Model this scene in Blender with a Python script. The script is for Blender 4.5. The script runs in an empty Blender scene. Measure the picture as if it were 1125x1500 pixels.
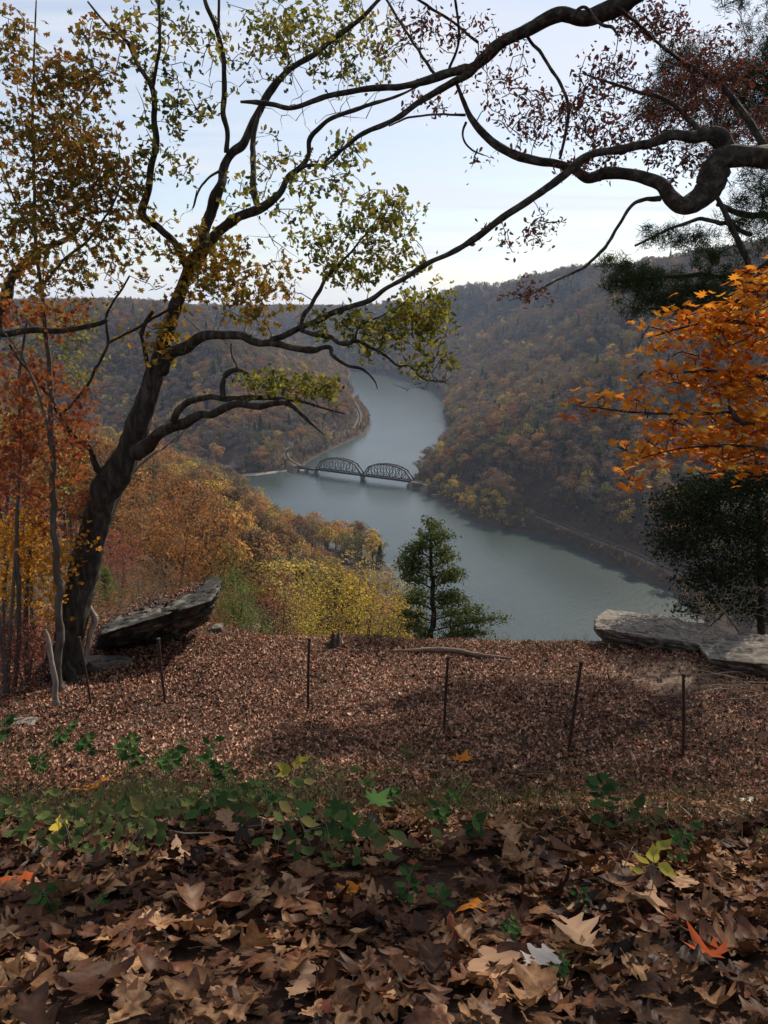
import bpy, math, random
import numpy as np
from math import radians as R
rng = np.random.default_rng(7)
random.seed(7)
C = bpy.context.scene.collection
SC = bpy.context.scene

# ------------------------------------------------------------------ camera
F, CX, CY, PITCH = 1155.0, 562.5, 750.0, R(14.8)
cd = bpy.data.cameras.new('camera'); cam = bpy.data.objects.new('camera', cd); C.objects.link(cam)
cd.sensor_fit = 'VERTICAL'; cd.sensor_height = 24.0; cd.lens = 24.0 * F / 1500.0
cd.clip_start = 0.05; cd.clip_end = 30000
cam.location = (0, 0, 0); cam.rotation_euler = (R(90) - PITCH, 0, 0)
SC.camera = cam

# ------------------------------------------------------------------ light and sky
SUN_EL, SUN_AZ = R(37), R(34)         # azimuth clockwise from +Y (the view direction)
SKY_STRENGTH, SUN_STRENGTH = 0.10, 5.0
w = bpy.data.worlds.new('World'); SC.world = w; w.use_nodes = True
nt = w.node_tree; nt.nodes.clear()
def N(nt, t, **kw):
    n = nt.nodes.new(t)
    for k, v in kw.items():
        if k.startswith('i_'):
            n.inputs[k[2:].replace('_', ' ')].default_value = v
        else:
            setattr(n, k, v)
    return n
def L(nt, a, b): nt.links.new(a, b)
sky = N(nt, 'ShaderNodeTexSky', sky_type='NISHITA', sun_disc=False, sun_elevation=SUN_EL, sun_rotation=SUN_AZ,
        altitude=300, air_density=1.0, dust_density=0.7, ozone_density=1.2)
tc = N(nt, 'ShaderNodeTexCoord')
# thin high cloud: noise on the plane the view direction meets overhead
sep = N(nt, 'ShaderNodeSeparateXYZ'); L(nt, tc.outputs['Generated'], sep.inputs[0])
zz = N(nt, 'ShaderNodeMath', operation='MAXIMUM'); L(nt, sep.outputs[2], zz.inputs[0]); zz.inputs[1].default_value = 0.04
za = N(nt, 'ShaderNodeMath', operation='ADD'); L(nt, zz.outputs[0], za.inputs[0]); za.inputs[1].default_value = 0.08
dx = N(nt, 'ShaderNodeMath', operation='DIVIDE'); L(nt, sep.outputs[0], dx.inputs[0]); L(nt, za.outputs[0], dx.inputs[1])
dy = N(nt, 'ShaderNodeMath', operation='DIVIDE'); L(nt, sep.outputs[1], dy.inputs[0]); L(nt, za.outputs[0], dy.inputs[1])
cmb = N(nt, 'ShaderNodeCombineXYZ'); L(nt, dx.outputs[0], cmb.inputs[0]); L(nt, dy.outputs[0], cmb.inputs[1])
mp = N(nt, 'ShaderNodeMapping'); L(nt, cmb.outputs[0], mp.inputs[0]); mp.inputs['Rotation'].default_value = (0, 0, 0.5); mp.inputs['Scale'].default_value = (0.35, 0.9, 1)
cn = N(nt, 'ShaderNodeTexNoise', i_Scale=1.5, i_Detail=8.0, i_Roughness=0.6, i_Distortion=0.8); L(nt, mp.outputs[0], cn.inputs['Vector'])
cr = N(nt, 'ShaderNodeMapRange'); cr.inputs[1].default_value = 0.38; cr.inputs[2].default_value = 0.66; cr.inputs[3].default_value = 0.36; cr.inputs[4].default_value = 0.92
L(nt, cn.outputs[0], cr.inputs[0])
cmix = N(nt, 'ShaderNodeMix', data_type='RGBA'); L(nt, cr.outputs[0], cmix.inputs[0]); L(nt, sky.outputs[0], cmix.inputs[6]); cmix.inputs[7].default_value = (6.6, 6.8, 7.4, 1)
bg = N(nt, 'ShaderNodeBackground'); bg.inputs[1].default_value = SKY_STRENGTH; L(nt, cmix.outputs[2], bg.inputs[0])
wo = N(nt, 'ShaderNodeOutputWorld'); L(nt, bg.outputs[0], wo.inputs[0])
sl = bpy.data.lights.new('sun', 'SUN'); sl.energy = SUN_STRENGTH; sl.angle = R(0.5); sl.color = (1.0, 0.90, 0.75)
sun = bpy.data.objects.new('sun', sl); C.objects.link(sun)
from mathutils import Vector
sdir = Vector((math.sin(SUN_AZ) * math.cos(SUN_EL), math.cos(SUN_AZ) * math.cos(SUN_EL), math.sin(SUN_EL)))
sun.rotation_euler = sdir.to_track_quat('Z', 'Y').to_euler()
SC.view_settings.view_transform = 'Standard'; SC.view_settings.look = 'None'
SC.view_settings.exposure = 0.38; SC.view_settings.gamma = 1.0
SC.cycles.max_bounces = 6; SC.cycles.diffuse_bounces = 2; SC.cycles.glossy_bounces = 2
SC.cycles.transmission_bounces = 3; SC.cycles.volume_bounces = 0; SC.cycles.use_denoising = True
SC.cycles.caustics_reflective = False; SC.cycles.caustics_refractive = False

# ------------------------------------------------------------------ pixel <-> world helpers
cP, sP = math.cos(PITCH), math.sin(PITCH)
def ray(px, py):
    a = (px - CX) / F; b = (CY - py) / F
    return np.array([a, cP + b * sP, -sP + b * cP])
def at(px, py, Y):
    d = ray(px, py); return d * (Y / d[1])
def atz(px, py, z):
    d = ray(px, py); return d * (z / d[2])
def proj(P):
    P = np.asarray(P, float)
    dep = P[..., 1] * cP - P[..., 2] * sP
    up = P[..., 1] * sP + P[..., 2] * cP
    dep = np.where(dep > 0.01, dep, 0.01)
    return CX + F * P[..., 0] / dep, CY - F * up / dep, dep

# ------------------------------------------------------------------ noise
def _h(ix, iy, s):
    n = (ix * 374761393 + iy * 668265263 + s * 1442695041) & 0xffffffff
    n = ((n ^ (n >> 13)) * 1274126177) & 0xffffffff
    return ((n ^ (n >> 16)) & 0xffff) / 65535.0
def vnoise(x, y, s=0):
    x = np.asarray(x, float); y = np.asarray(y, float)
    ix = np.floor(x).astype(np.int64); iy = np.floor(y).astype(np.int64)
    fx = x - ix; fy = y - iy; fx = fx * fx * (3 - 2 * fx); fy = fy * fy * (3 - 2 * fy)
    a = _h(ix, iy, s); b = _h(ix + 1, iy, s); c = _h(ix, iy + 1, s); d = _h(ix + 1, iy + 1, s)
    return (a + (b - a) * fx) * (1 - fy) + (c + (d - c) * fx) * fy
def fbm(x, y, s=0, o=4):
    r = 0; a = 0.5; t = 0
    for k in range(o):
        r = r + a * vnoise(x, y, s + k * 17); t += a; a *= 0.5; x = x * 2.03 + 5.1; y = y * 2.03 + 1.7
    return r / t
def sstep(a, b, x):
    t = np.clip((x - a) / (b - a), 0, 1); return t * t * (3 - 2 * t)

# ------------------------------------------------------------------ mesh helpers
def mesh_obj(name, V, Fs, mats, parent=None, smooth=False, rnd=None, mi=None, origin=(0, 0, 0)):
    V = np.asarray(V, np.float64) - np.asarray(origin, float)
    if not isinstance(Fs, (list, tuple)): Fs = [Fs]
    Fs = [np.asarray(f, np.int32) for f in Fs if len(f)]
    me = bpy.data.meshes.new(name)
    me.vertices.add(len(V)); me.vertices.foreach_set('co', V.astype(np.float32).ravel())
    tot = sum(f.size for f in Fs); npoly = sum(len(f) for f in Fs)
    me.loops.add(tot); me.loops.foreach_set('vertex_index', np.concatenate([f.ravel() for f in Fs]))
    me.polygons.add(npoly)
    lt = np.concatenate([np.full(len(f), f.shape[1], np.int32) for f in Fs])
    ls = np.concatenate([[0], np.cumsum(lt)[:-1]]).astype(np.int32)
    me.polygons.foreach_set('loop_start', ls); me.polygons.foreach_set('loop_total', lt)
    if not isinstance(mats, (list, tuple)): mats = [mats]
    for m in mats: me.materials.append(m)
    if mi is not None: me.polygons.foreach_set('material_index', np.asarray(mi, np.int32))
    if smooth: me.polygons.foreach_set('use_smooth', np.ones(npoly, bool))
    if rnd is not None:
        a = me.attributes.new('rnd', 'FLOAT', 'POINT'); a.data.foreach_set('value', np.asarray(rnd, np.float32))
    me.update(calc_edges=True)
    o = bpy.data.objects.new(name, me); C.objects.link(o)
    if parent is not None: o.parent = parent
    else: o.location = origin
    return o
def thing(name, label, cat, loc=(0, 0, 0), group=None):
    o = bpy.data.objects.new(name, None); C.objects.link(o); o.location = loc; o.empty_display_size = 0.2
    o['label'] = label; o['category'] = cat
    if group: o['group'] = group
    return o
def tag(o, label=None, cat=None, group=None, kind=None):
    if label: o['label'] = label
    if cat: o['category'] = cat
    if group: o['group'] = group
    if kind: o['kind'] = kind
    return o
class MB:
    """collects pieces, builds one mesh"""
    def __init__(s): s.V = []; s.F = {}; s.n = 0; s.R = []; s.M = {}
    def add(s, V, F, rnd=0.5, m=0):
        V = np.asarray(V, float).reshape(-1, 3); F = np.asarray(F, np.int64)
        s.V.append(V); s.F.setdefault(F.shape[1], []).append(F + s.n); s.M.setdefault(F.shape[1], []).append(np.full(len(F), m))
        s.R.append(np.broadcast_to(np.asarray(rnd, float), (len(V),))); s.n += len(V)
    def box(s, c, half, ax=None, rnd=0.5, m=0):
        c = np.asarray(c, float); h = np.asarray(half, float)
        A = np.eye(3) if ax is None else np.asarray(ax, float)
        k = np.array([[x, y, z] for x in (-1, 1) for y in (-1, 1) for z in (-1, 1)], float) * h
        s.add(c + k @ A, [[0, 1, 3, 2], [4, 6, 7, 5], [0, 4, 5, 1], [2, 3, 7, 6], [0, 2, 6, 4], [1, 5, 7, 3]], rnd, m)
    def bar(s, a, b, wd, ht=None, rnd=0.5, m=0):
        a = np.asarray(a, float); b = np.asarray(b, float); ht = ht or wd
        d = b - a; Ln = np.linalg.norm(d); d /= Ln
        up = np.array([0, 0, 1.0]) if abs(d[2]) < 0.95 else np.array([1.0, 0, 0])
        x = np.cross(d, up); x /= np.linalg.norm(x); y = np.cross(x, d)
        s.box((a + b) / 2, (wd / 2, Ln / 2, ht / 2), [x, d, y], rnd, m)
    def tube(s, P, r, n=6, rnd=0.5, m=0, cap=True, rough=0.0):
        P = np.asarray(P, float); r = np.asarray(r, float) * np.ones(len(P))
        if rough:
            L_ = np.concatenate([[0], np.cumsum(np.linalg.norm(np.diff(P, axis=0), axis=1))]); ss = np.arange(0, L_[-1], max(.025, r.mean() * .28)); ss = np.append(ss, L_[-1]); r = np.interp(ss, L_, r); P = np.stack([np.interp(ss, L_, P[:, q]) for q in range(3)], -1)
        k = len(P)
        T = np.gradient(P, axis=0); T /= (np.linalg.norm(T, axis=1, keepdims=True) + 1e-9)
        ref = np.array([0.31, 0.17, 0.93]) if abs(T[:, 2]).mean() < 0.7 else np.array([0.9, 0.4, 0.1])
        X = np.cross(T, ref); X /= (np.linalg.norm(X, axis=1, keepdims=True) + 1e-9); Y = np.cross(T, X)
        a = np.arange(n) / n * 2 * math.pi
        V = P[:, None] + r[:, None, None] * (np.cos(a)[None, :, None] * X[:, None] + np.sin(a)[None, :, None] * Y[:, None])
        if rough:
            aa = a[None] + 0 * ss[:, None]; o_ = rng.random() * 50; q1 = fbm(np.cos(aa) * 2.2 + o_ + ss[:, None] * 1.1, np.sin(aa) * 2.2 + ss[:, None] * 2.3, 3, 3) - .5; q2 = np.abs(fbm(np.cos(aa) * 6 + o_, np.sin(aa) * 6 + ss[:, None] * 5, 8, 2) - .5)
            V = P[:, None] + (V - P[:, None]) * (1 + rough * (1.5 * q1 - 1.1 * q2))[..., None]
        i = np.arange(k - 1)[:, None]; j = np.arange(n)[None, :]; j2 = (j + 1) % n
        Fq = np.stack([i * n + j, i * n + j2, (i + 1) * n + j2, (i + 1) * n + j], -1).reshape(-1, 4)
        V = V.reshape(-1, 3); base = s.n
        s.add(V, Fq, rnd, m)
        if cap and n > 2:
            s.V.append(P[[0, -1]]); s.R.append(np.full(2, 0.5)); s.n += 2; c0 = base + k * n
            jj = np.arange(n); j2 = (jj + 1) % n
            f = np.concatenate([np.stack([np.full(n, c0), base + j2, base + jj], -1), np.stack([np.full(n, c0 + 1), base + (k - 1) * n + jj, base + (k - 1) * n + j2], -1)])
            s.F.setdefault(3, []).append(f); s.M.setdefault(3, []).append(np.full(len(f), m))
    def scatter(s, P, Nn, D, S, tpl, rnd, m=0):
        """copies of a leaf template (verts, faces) at P with normal Nn, direction D, size S"""
        tv, tf = tpl[:2]; n = len(P); off = tpl[2] if len(tpl) > 2 else 0
        D = D - Nn * (D * Nn).sum(1, keepdims=True); D /= (np.linalg.norm(D, axis=1, keepdims=True) + 1e-9)
        B = np.cross(Nn, D); S = np.broadcast_to(np.asarray(S, float), (n,))[:, None, None]
        V = P[:, None] + S * (tv[None, :, 0:1] * B[:, None] + tv[None, :, 1:2] * D[:, None] + tv[None, :, 2:3] * Nn[:, None])
        Fq = (np.arange(n)[:, None, None] * len(tv) + tf[None]).reshape(-1, tf.shape[1])
        s.add(V.reshape(-1, 3), Fq, (np.asarray(rnd)[:, None] + np.zeros(len(tv)) + off).ravel(), m)
    def build(s, name, mats, parent=None, smooth=False, origin=(0, 0, 0)):
        Fs = [np.concatenate(s.F[k]) for k in sorted(s.F)]; mi = np.concatenate([np.concatenate(s.M[k]) for k in sorted(s.F)])
        return mesh_obj(name, np.concatenate(s.V), Fs, mats, parent, smooth, np.concatenate(s.R), mi, origin)
def unit(v): return v / (np.linalg.norm(v, axis=-1, keepdims=True) + 1e-9)
def rdir(n): return unit(rng.normal(size=(n, 3)))
def spline(P, k=5, jit=0.0):
    """Catmull-Rom through the rows of P"""
    P = np.asarray(P, float); Q = np.vstack([2 * P[0] - P[1], P, 2 * P[-1] - P[-2]]); out = []
    for i in range(1, len(Q) - 2):
        t = np.linspace(0, 1, k, endpoint=False)[:, None]; a, b, c, d = Q[i - 1], Q[i], Q[i + 1], Q[i + 2]
        out.append(0.5 * (2 * b + (c - a) * t + (2 * a - 5 * b + 4 * c - d) * t ** 2 + (3 * b - a - 3 * c + d) * t ** 3))
    out.append(P[-1:]); o = np.vstack(out)
    return o

# ------------------------------------------------------------------ materials
def mat(name):
    m = bpy.data.materials.new(name); m.use_nodes = True; nt = m.node_tree; nt.nodes.clear()
    out = N(nt, 'ShaderNodeOutputMaterial'); return m, nt, out
def ramp(nt, stops, src):
    r = N(nt, 'ShaderNodeValToRGB'); e = r.color_ramp.elements
    while len(e) < len(stops): e.new(0.5)
    for k, (p, c) in enumerate(stops): e[k].position = p; e[k].color = (*c, 1)
    L(nt, src, r.inputs[0]); return r.outputs[0]
def leaf_mat(name, cols, trans=0.35, vary='attr', rough=0.6, gloss=0.0, spread=None, mottle=0):
    """leaf colour from the per-leaf random number (or per-tree for far trees)"""
    m, nt, out = mat(name)
    n = len(cols); stops = [((i + 0.0) / max(n - 1, 1), c) for i, c in enumerate(cols)]
    at_ = N(nt, 'ShaderNodeAttribute', attribute_name='rnd'); src = at_.outputs['Fac']
    if vary == 'tree':
        oi = N(nt, 'ShaderNodeObjectInfo')
        a = N(nt, 'ShaderNodeMath', operation='MULTIPLY'); L(nt, src, a.inputs[0]); a.inputs[1].default_value = 0.45
        b = N(nt, 'ShaderNodeMath', operation='MULTIPLY_ADD'); L(nt, oi.outputs['Random'], b.inputs[0]); b.inputs[1].default_value = 0.55; L(nt, a.outputs[0], b.inputs[2]); src = b.outputs[0]
    col = ramp(nt, stops, src)
    if mottle:
        g_ = N(nt, 'ShaderNodeNewGeometry'); nz = N(nt, 'ShaderNodeTexNoise', i_Scale=float(mottle), i_Detail=4.0, i_Roughness=.7); L(nt, g_.outputs['Position'], nz.inputs['Vector'])
        mm = N(nt, 'ShaderNodeMix', data_type='RGBA', blend_type='MULTIPLY'); mm.inputs[0].default_value = 1; L(nt, col, mm.inputs[6]); L(nt, ramp(nt, [(.32, (.45, .42, .40)), (.5, (.95, .93, .9)), (.68, (1.25, 1.2, 1.1))], nz.outputs[0]), mm.inputs[7]); col = mm.outputs[2]
    d = N(nt, 'ShaderNodeBsdfDiffuse'); L(nt, col, d.inputs[0])
    t = N(nt, 'ShaderNodeBsdfTranslucent'); L(nt, col, t.inputs[0])
    mx = N(nt, 'ShaderNodeMixShader'); mx.inputs[0].default_value = trans; L(nt, d.outputs[0], mx.inputs[1]); L(nt, t.outputs[0], mx.inputs[2]); o = mx.outputs[0]
    if gloss:
        g = N(nt, 'ShaderNodeBsdfGlossy'); g.inputs['Roughness'].default_value = rough; g.inputs[0].default_value = (1, 1, 1, 1)
        m2 = N(nt, 'ShaderNodeMixShader'); m2.inputs[0].default_value = gloss; L(nt, o, m2.inputs[1]); L(nt, g.outputs[0], m2.inputs[2]); o = m2.outputs[0]
    L(nt, o, out.inputs[0]); return m
def noise_mat(name, cols, scale, rough=0.9, bump=0.3, bscale=None, stretch=(1, 1, 1), detail=6, dist=0.0, spec=0.2, bdist=0.02):
    m, nt, out = mat(name)
    tc = N(nt, 'ShaderNodeTexCoord'); mp = N(nt, 'ShaderNodeMapping'); L(nt, tc.outputs['Object'], mp.inputs[0]); mp.inputs['Scale'].default_value = stretch
    nz = N(nt, 'ShaderNodeTexNoise', i_Scale=scale, i_Detail=detail, i_Roughness=0.6, i_Distortion=dist); L(nt, mp.outputs[0], nz.inputs['Vector'])
    n = len(cols); stops = [(0.3 + 0.4 * i / (n - 1), c) for i, c in enumerate(cols)]
    col = ramp(nt, stops, nz.outputs[0])
    p = N(nt, 'ShaderNodeBsdfPrincipled'); p.inputs['Roughness'].default_value = rough; p.inputs['Specular IOR Level'].default_value = spec; L(nt, col, p.inputs['Base Color'])
    n2 = N(nt, 'ShaderNodeTexNoise', i_Scale=bscale or scale * 3, i_Detail=6.0, i_Roughness=0.65); L(nt, mp.outputs[0], n2.inputs['Vector'])
    b = N(nt, 'ShaderNodeBump'); b.inputs['Strength'].default_value = bump; b.inputs['Distance'].default_value = bdist; L(nt, n2.outputs[0], b.inputs['Height']); L(nt, b.outputs[0], p.inputs['Normal'])
    L(nt, p.outputs[0], out.inputs[0]); return m
def plain(name, c, rough=0.7, metal=0.0):
    m, nt, out = mat(name); p = N(nt, 'ShaderNodeBsdfPrincipled')
    nz = N(nt, 'ShaderNodeTexNoise', i_Scale=3.0, i_Detail=5.0); tc = N(nt, 'ShaderNodeTexCoord'); L(nt, tc.outputs['Object'], nz.inputs['Vector'])
    col = ramp(nt, [(0.3, tuple(x * 0.7 for x in c)), (0.7, tuple(min(1, x * 1.25) for x in c))], nz.outputs[0])
    L(nt, col, p.inputs['Base Color']); p.inputs['Roughness'].default_value = rough; p.inputs['Metallic'].default_value = metal
    L(nt, p.outputs[0], out.inputs[0]); return m
M = {}
M['bark'] = noise_mat('oak_bark', [(0.012, 0.010, 0.008), (0.035, 0.029, 0.023), (0.085, 0.075, 0.062)], 12, bump=1.0, bscale=22, stretch=(1, 1, 0.22), bdist=0.03)
M['bark2'] = noise_mat('grey_brown_bark', [(0.012, 0.010, 0.008), (0.035, 0.029, 0.022), (0.095, 0.088, 0.07)], 13, bump=1.0, bscale=25, bdist=0.02)
M['sapbark'] = noise_mat('sapling_bark', [(0.05, 0.04, 0.032), (0.11, 0.095, 0.08)], 12, bump=0.4, stretch=(1, 1, 0.3))
M['dead'] = noise_mat('bleached_wood', [(0.11, 0.09, 0.075), (0.28, 0.245, 0.21)], 14, bump=0.5, stretch=(1, 1, 0.25))
M['twig'] = noise_mat('dry_twig', [(0.1, 0.075, 0.055), (0.25, 0.2, 0.15)], 10, bump=0.1)
M['steel'] = plain('black_painted_steel', (0.012, 0.011, 0.013), 0.6, 0.3)
M['concrete'] = plain('pier_concrete', (0.1, 0.095, 0.085), 0.9)
M['ballast'] = noise_mat('track_ballast', [(0.07, 0.058, 0.045), (0.13, 0.108, 0.085)], 0.8, bump=0.3)
M['rail'] = plain('rusty_rail', (0.1, 0.065, 0.05), 0.5, 0.6)
M['rust'] = noise_mat('rusty_bar', [(0.025, 0.016, 0.013), (0.06, 0.035, 0.025)], 30, bump=0.3)

# ------------------------------------------------------------------ terrain
WATER = -180.0
def pxz(pts, z=WATER): return [tuple(atz(x, y, z)[:2]) for x, y in pts]
R_SHORE = pxz([(1125, 985), (1035, 915), (1000, 878), (985, 864), (940, 846), (880, 820), (830, 795), (790, 783), (740, 776), (700, 766), (672, 747), (650, 735),
               (615, 716), (604, 709), (612, 695), (622, 680), (645, 665), (662, 640), (654, 617), (648, 603), (653, 590), (636, 573), (610, 562), (585, 554), (560, 548), (520, 543)])
R_POLY = [(5200, -250), (2500, -100), (600, 130)] + R_SHORE + [(-600, 2600), (-2500, 3200), (-7800, 3600), (-7800, 8200), (7800, 8200), (7800, -250)]
L_SHORE = pxz([(515, 545), (508, 560), (512, 575), (527, 590), (541, 605), (544, 622), (533, 637), (500, 652), (470, 666), (448, 679), (441, 687), (420, 690), (380, 693), (335, 700)])
L_POLY = [(-7800, 3250), (-2500, 2850), (-500, 2330)] + L_SHORE + [(-270, 900), (-430, 1010), (-800, 1150), (-2500, 1300), (-7800, 1500)]
def sdist(x, y, poly):
    """distance to the polygon's outline, positive inside"""
    x = np.asarray(x, float); y = np.asarray(y, float)
    d = np.full(x.shape, 1e12); ins = np.zeros(x.shape, bool); n = len(poly)
    for i in range(n):
        x0, y0 = poly[i]; x1, y1 = poly[(i + 1) % n]; ex, ey = x1 - x0, y1 - y0
        t = np.clip(((x - x0) * ex + (y - y0) * ey) / (ex * ex + ey * ey), 0, 1)
        d = np.minimum(d, (x - x0 - t * ex) ** 2 + (y - y0 - t * ey) ** 2)
        c = (y0 > y) != (y1 > y)
        if ey != 0: ins ^= c & (x < (ex * (y - y0) / ey + x0))
    return np.where(ins, 1, -1) * np.sqrt(d)
def pdist(x, y, line):
    d = np.full(np.shape(x), 1e12)
    for (x0, y0), (x1, y1) in zip(line[:-1], line[1:]):
        ex, ey = x1 - x0, y1 - y0
        t = np.clip(((x - x0) * ex + (y - y0) * ey) / (ex * ex + ey * ey), 0, 1)
        d = np.minimum(d, (x - x0 - t * ex) ** 2 + (y - y0 - t * ey) ** 2)
    return np.sqrt(d)
RAIL_Z = WATER + 6.5
RAIL_R = spline([(*atz(px, py, RAIL_Z)[:2], RAIL_Z) for px, py in [(606, 704), (640, 711), (668, 716), (700, 722), (753, 737), (781, 751), (813, 765), (870, 788), (913, 804), (977, 833), (1040, 866), (1125, 915)]], 6)
RAIL_L = spline([(*atz(px, py, RAIL_Z)[:2], RAIL_Z) for px, py in [(438, 682), (424, 674), (419, 664), (428, 655), (455, 648), (490, 640), (518, 628), (527, 612), (522, 595), (512, 580)]], 6)
RLN = [tuple(p[:2]) for p in RAIL_R]; LLN = [tuple(p[:2]) for p in RAIL_L]
WK = np.array([-0.7, -0.45, -0.30, -0.20, -0.14, -0.02, 0.04, 0.12, 0.45, 0.8])
YK = np.array([17, 25, 45, 90, 160, 260, 400, 620, 900, 1100.])
TAB = np.array([
    [-6.5, -8, -12, -22, -34, -48, -70, -110, -160, -184],
    [-7.0, -9, -14, -24, -36, -51, -73, -112, -163, -184],
    [-7.3, -10, -17, -29, -42, -60, -87, -124, -181, -190],
    [-7.6, -11, -19, -33, -50, -74, -112, -162, -190, -190],
    [-7.7, -12, -22, -37, -58, -88, -127, -181, -190, -190],
    [-7.9, -14, -27, -46, -72, -109, -156, -188, -190, -190],
    [-8.2, -16, -32, -56, -88, -130, -182, -190, -190, -190],
    [-9.0, -19, -38, -66, -104, -160, -188, -190, -190, -190],
    [-9.0, -18, -34, -62, -100, -156, -188, -190, -190, -190],
    [-8.0, -16, -30, -56, -95, -150, -188, -190, -190, -190]])
def near_land(x, y):
    wv = np.clip(x / np.maximum(y, 17), -0.7, 0.8)
    fi = np.interp(wv, WK, np.arange(len(WK))); i0 = np.minimum(fi.astype(int), len(WK) - 2); f = fi - i0
    ly = np.interp(np.log(np.maximum(y, 17)), np.log(YK), np.arange(len(YK))); j0 = np.minimum(ly.astype(int), len(YK) - 2); g = ly - j0
    z = (TAB[i0, j0] * (1 - f) + TAB[i0 + 1, j0] * f) * (1 - g) + (TAB[i0, j0 + 1] * (1 - f) + TAB[i0 + 1, j0 + 1] * f) * g
    rough = sstep(22, 60, y) * 7 * (fbm(x / 45, y / 45, 3) - 0.5)
    prof = np.interp(y, [-400, -40, 0, 1.44, 2.3, 3.2, 5, 7.3, 9, 11, 13, 16, 17], [30, 2, -1.42, -1.6, -1.95, -2.5, -3.75, -5.1, -5.65, -6.22, -6.65, -7.08, -7.5])
    prof = prof + 0.55 * (fbm(x * .55 + 3, y * .5, 29, 3) - .5) * sstep(1.8, 3.2, y) * (1 - sstep(5, 9, y)) + 0.10 * (fbm(x * 0.8, y * 0.8, 9) - 0.5) * sstep(0, 3, y) + 0.05 * (fbm(x * 3, y * 3, 19) - 0.5)
    prof = prof - 1.2 * sstep(7, 13, -x) * sstep(6, 10, y)
    edge = 16.2 + 1.6 * sstep(1.5, 4.5, -x) - 0.3 * (x > 0) + 0.5 * (fbm(x * 0.5, 3.3 + 0 * x, 5) - 0.5)
    k = sstep(-0.3, 1.6, y - edge)
    return np.where(y < 14.5, prof, prof * (1 - k) + np.minimum(z, -7.0) * k) + rough
def far_land(x, y):
    out = np.full(np.shape(x), -190.0)
    for poly, slope, cap, sd in ((R_POLY, 0.66, 208, 31), (L_POLY, 0.50, 160, 57)):
        d = sdist(x, y, poly)
        c = cap + (46 * (1 - sstep(850, 1650, y)) * 1.0 + 34 * sstep(110, 230, x) * sstep(1000, 1600, y) * (1 - sstep(2300, 2900, y)) - 70 * sstep(1950, 2700, y) if poly is R_POLY else -10 * sstep(1500, 2500, y)) + 16 * (fbm(x / 500, y / 500, sd) - 0.5)
        rid = 1 - abs(2 * fbm(x / 190, y / 190, sd + 4, 3) - 1) * 1.0
        dd = np.maximum(d - 14, 0) * (0.8 + 0.45 * fbm(x / 240, y / 240, sd + 8, 3))
        up = slope * dd - 46 * sstep(60, 260, d) * sstep(0.66, 1.0, rid)
        kk = 26.0; h = np.clip(0.5 + 0.5 * (c - up) / kk, 0, 1); up = c * (1 - h) + up * h - kk * h * (1 - h)
        bank = np.minimum(np.maximum(d, -20) * 0.45, 5.0)
        z = WATER + bank + np.maximum(up, 0)
        out = np.maximum(out, np.where(d > -20, z, -190))
    return out
def terrain(x, y):
    x = np.asarray(x, float); y = np.asarray(y, float)
    f = far_land(x, y); n = near_land(x, y)
    for ln in (RLN, LLN):
        d = pdist(x, y, ln); k = 1 - sstep(5, 16, d); f = np.where(f > -185, f * (1 - k) + (RAIL_Z - 0.5) * k, f)
    return np.maximum(f, n)
def gz(x, y): return float(terrain(np.array([x]), np.array([y]))[0])

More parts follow.
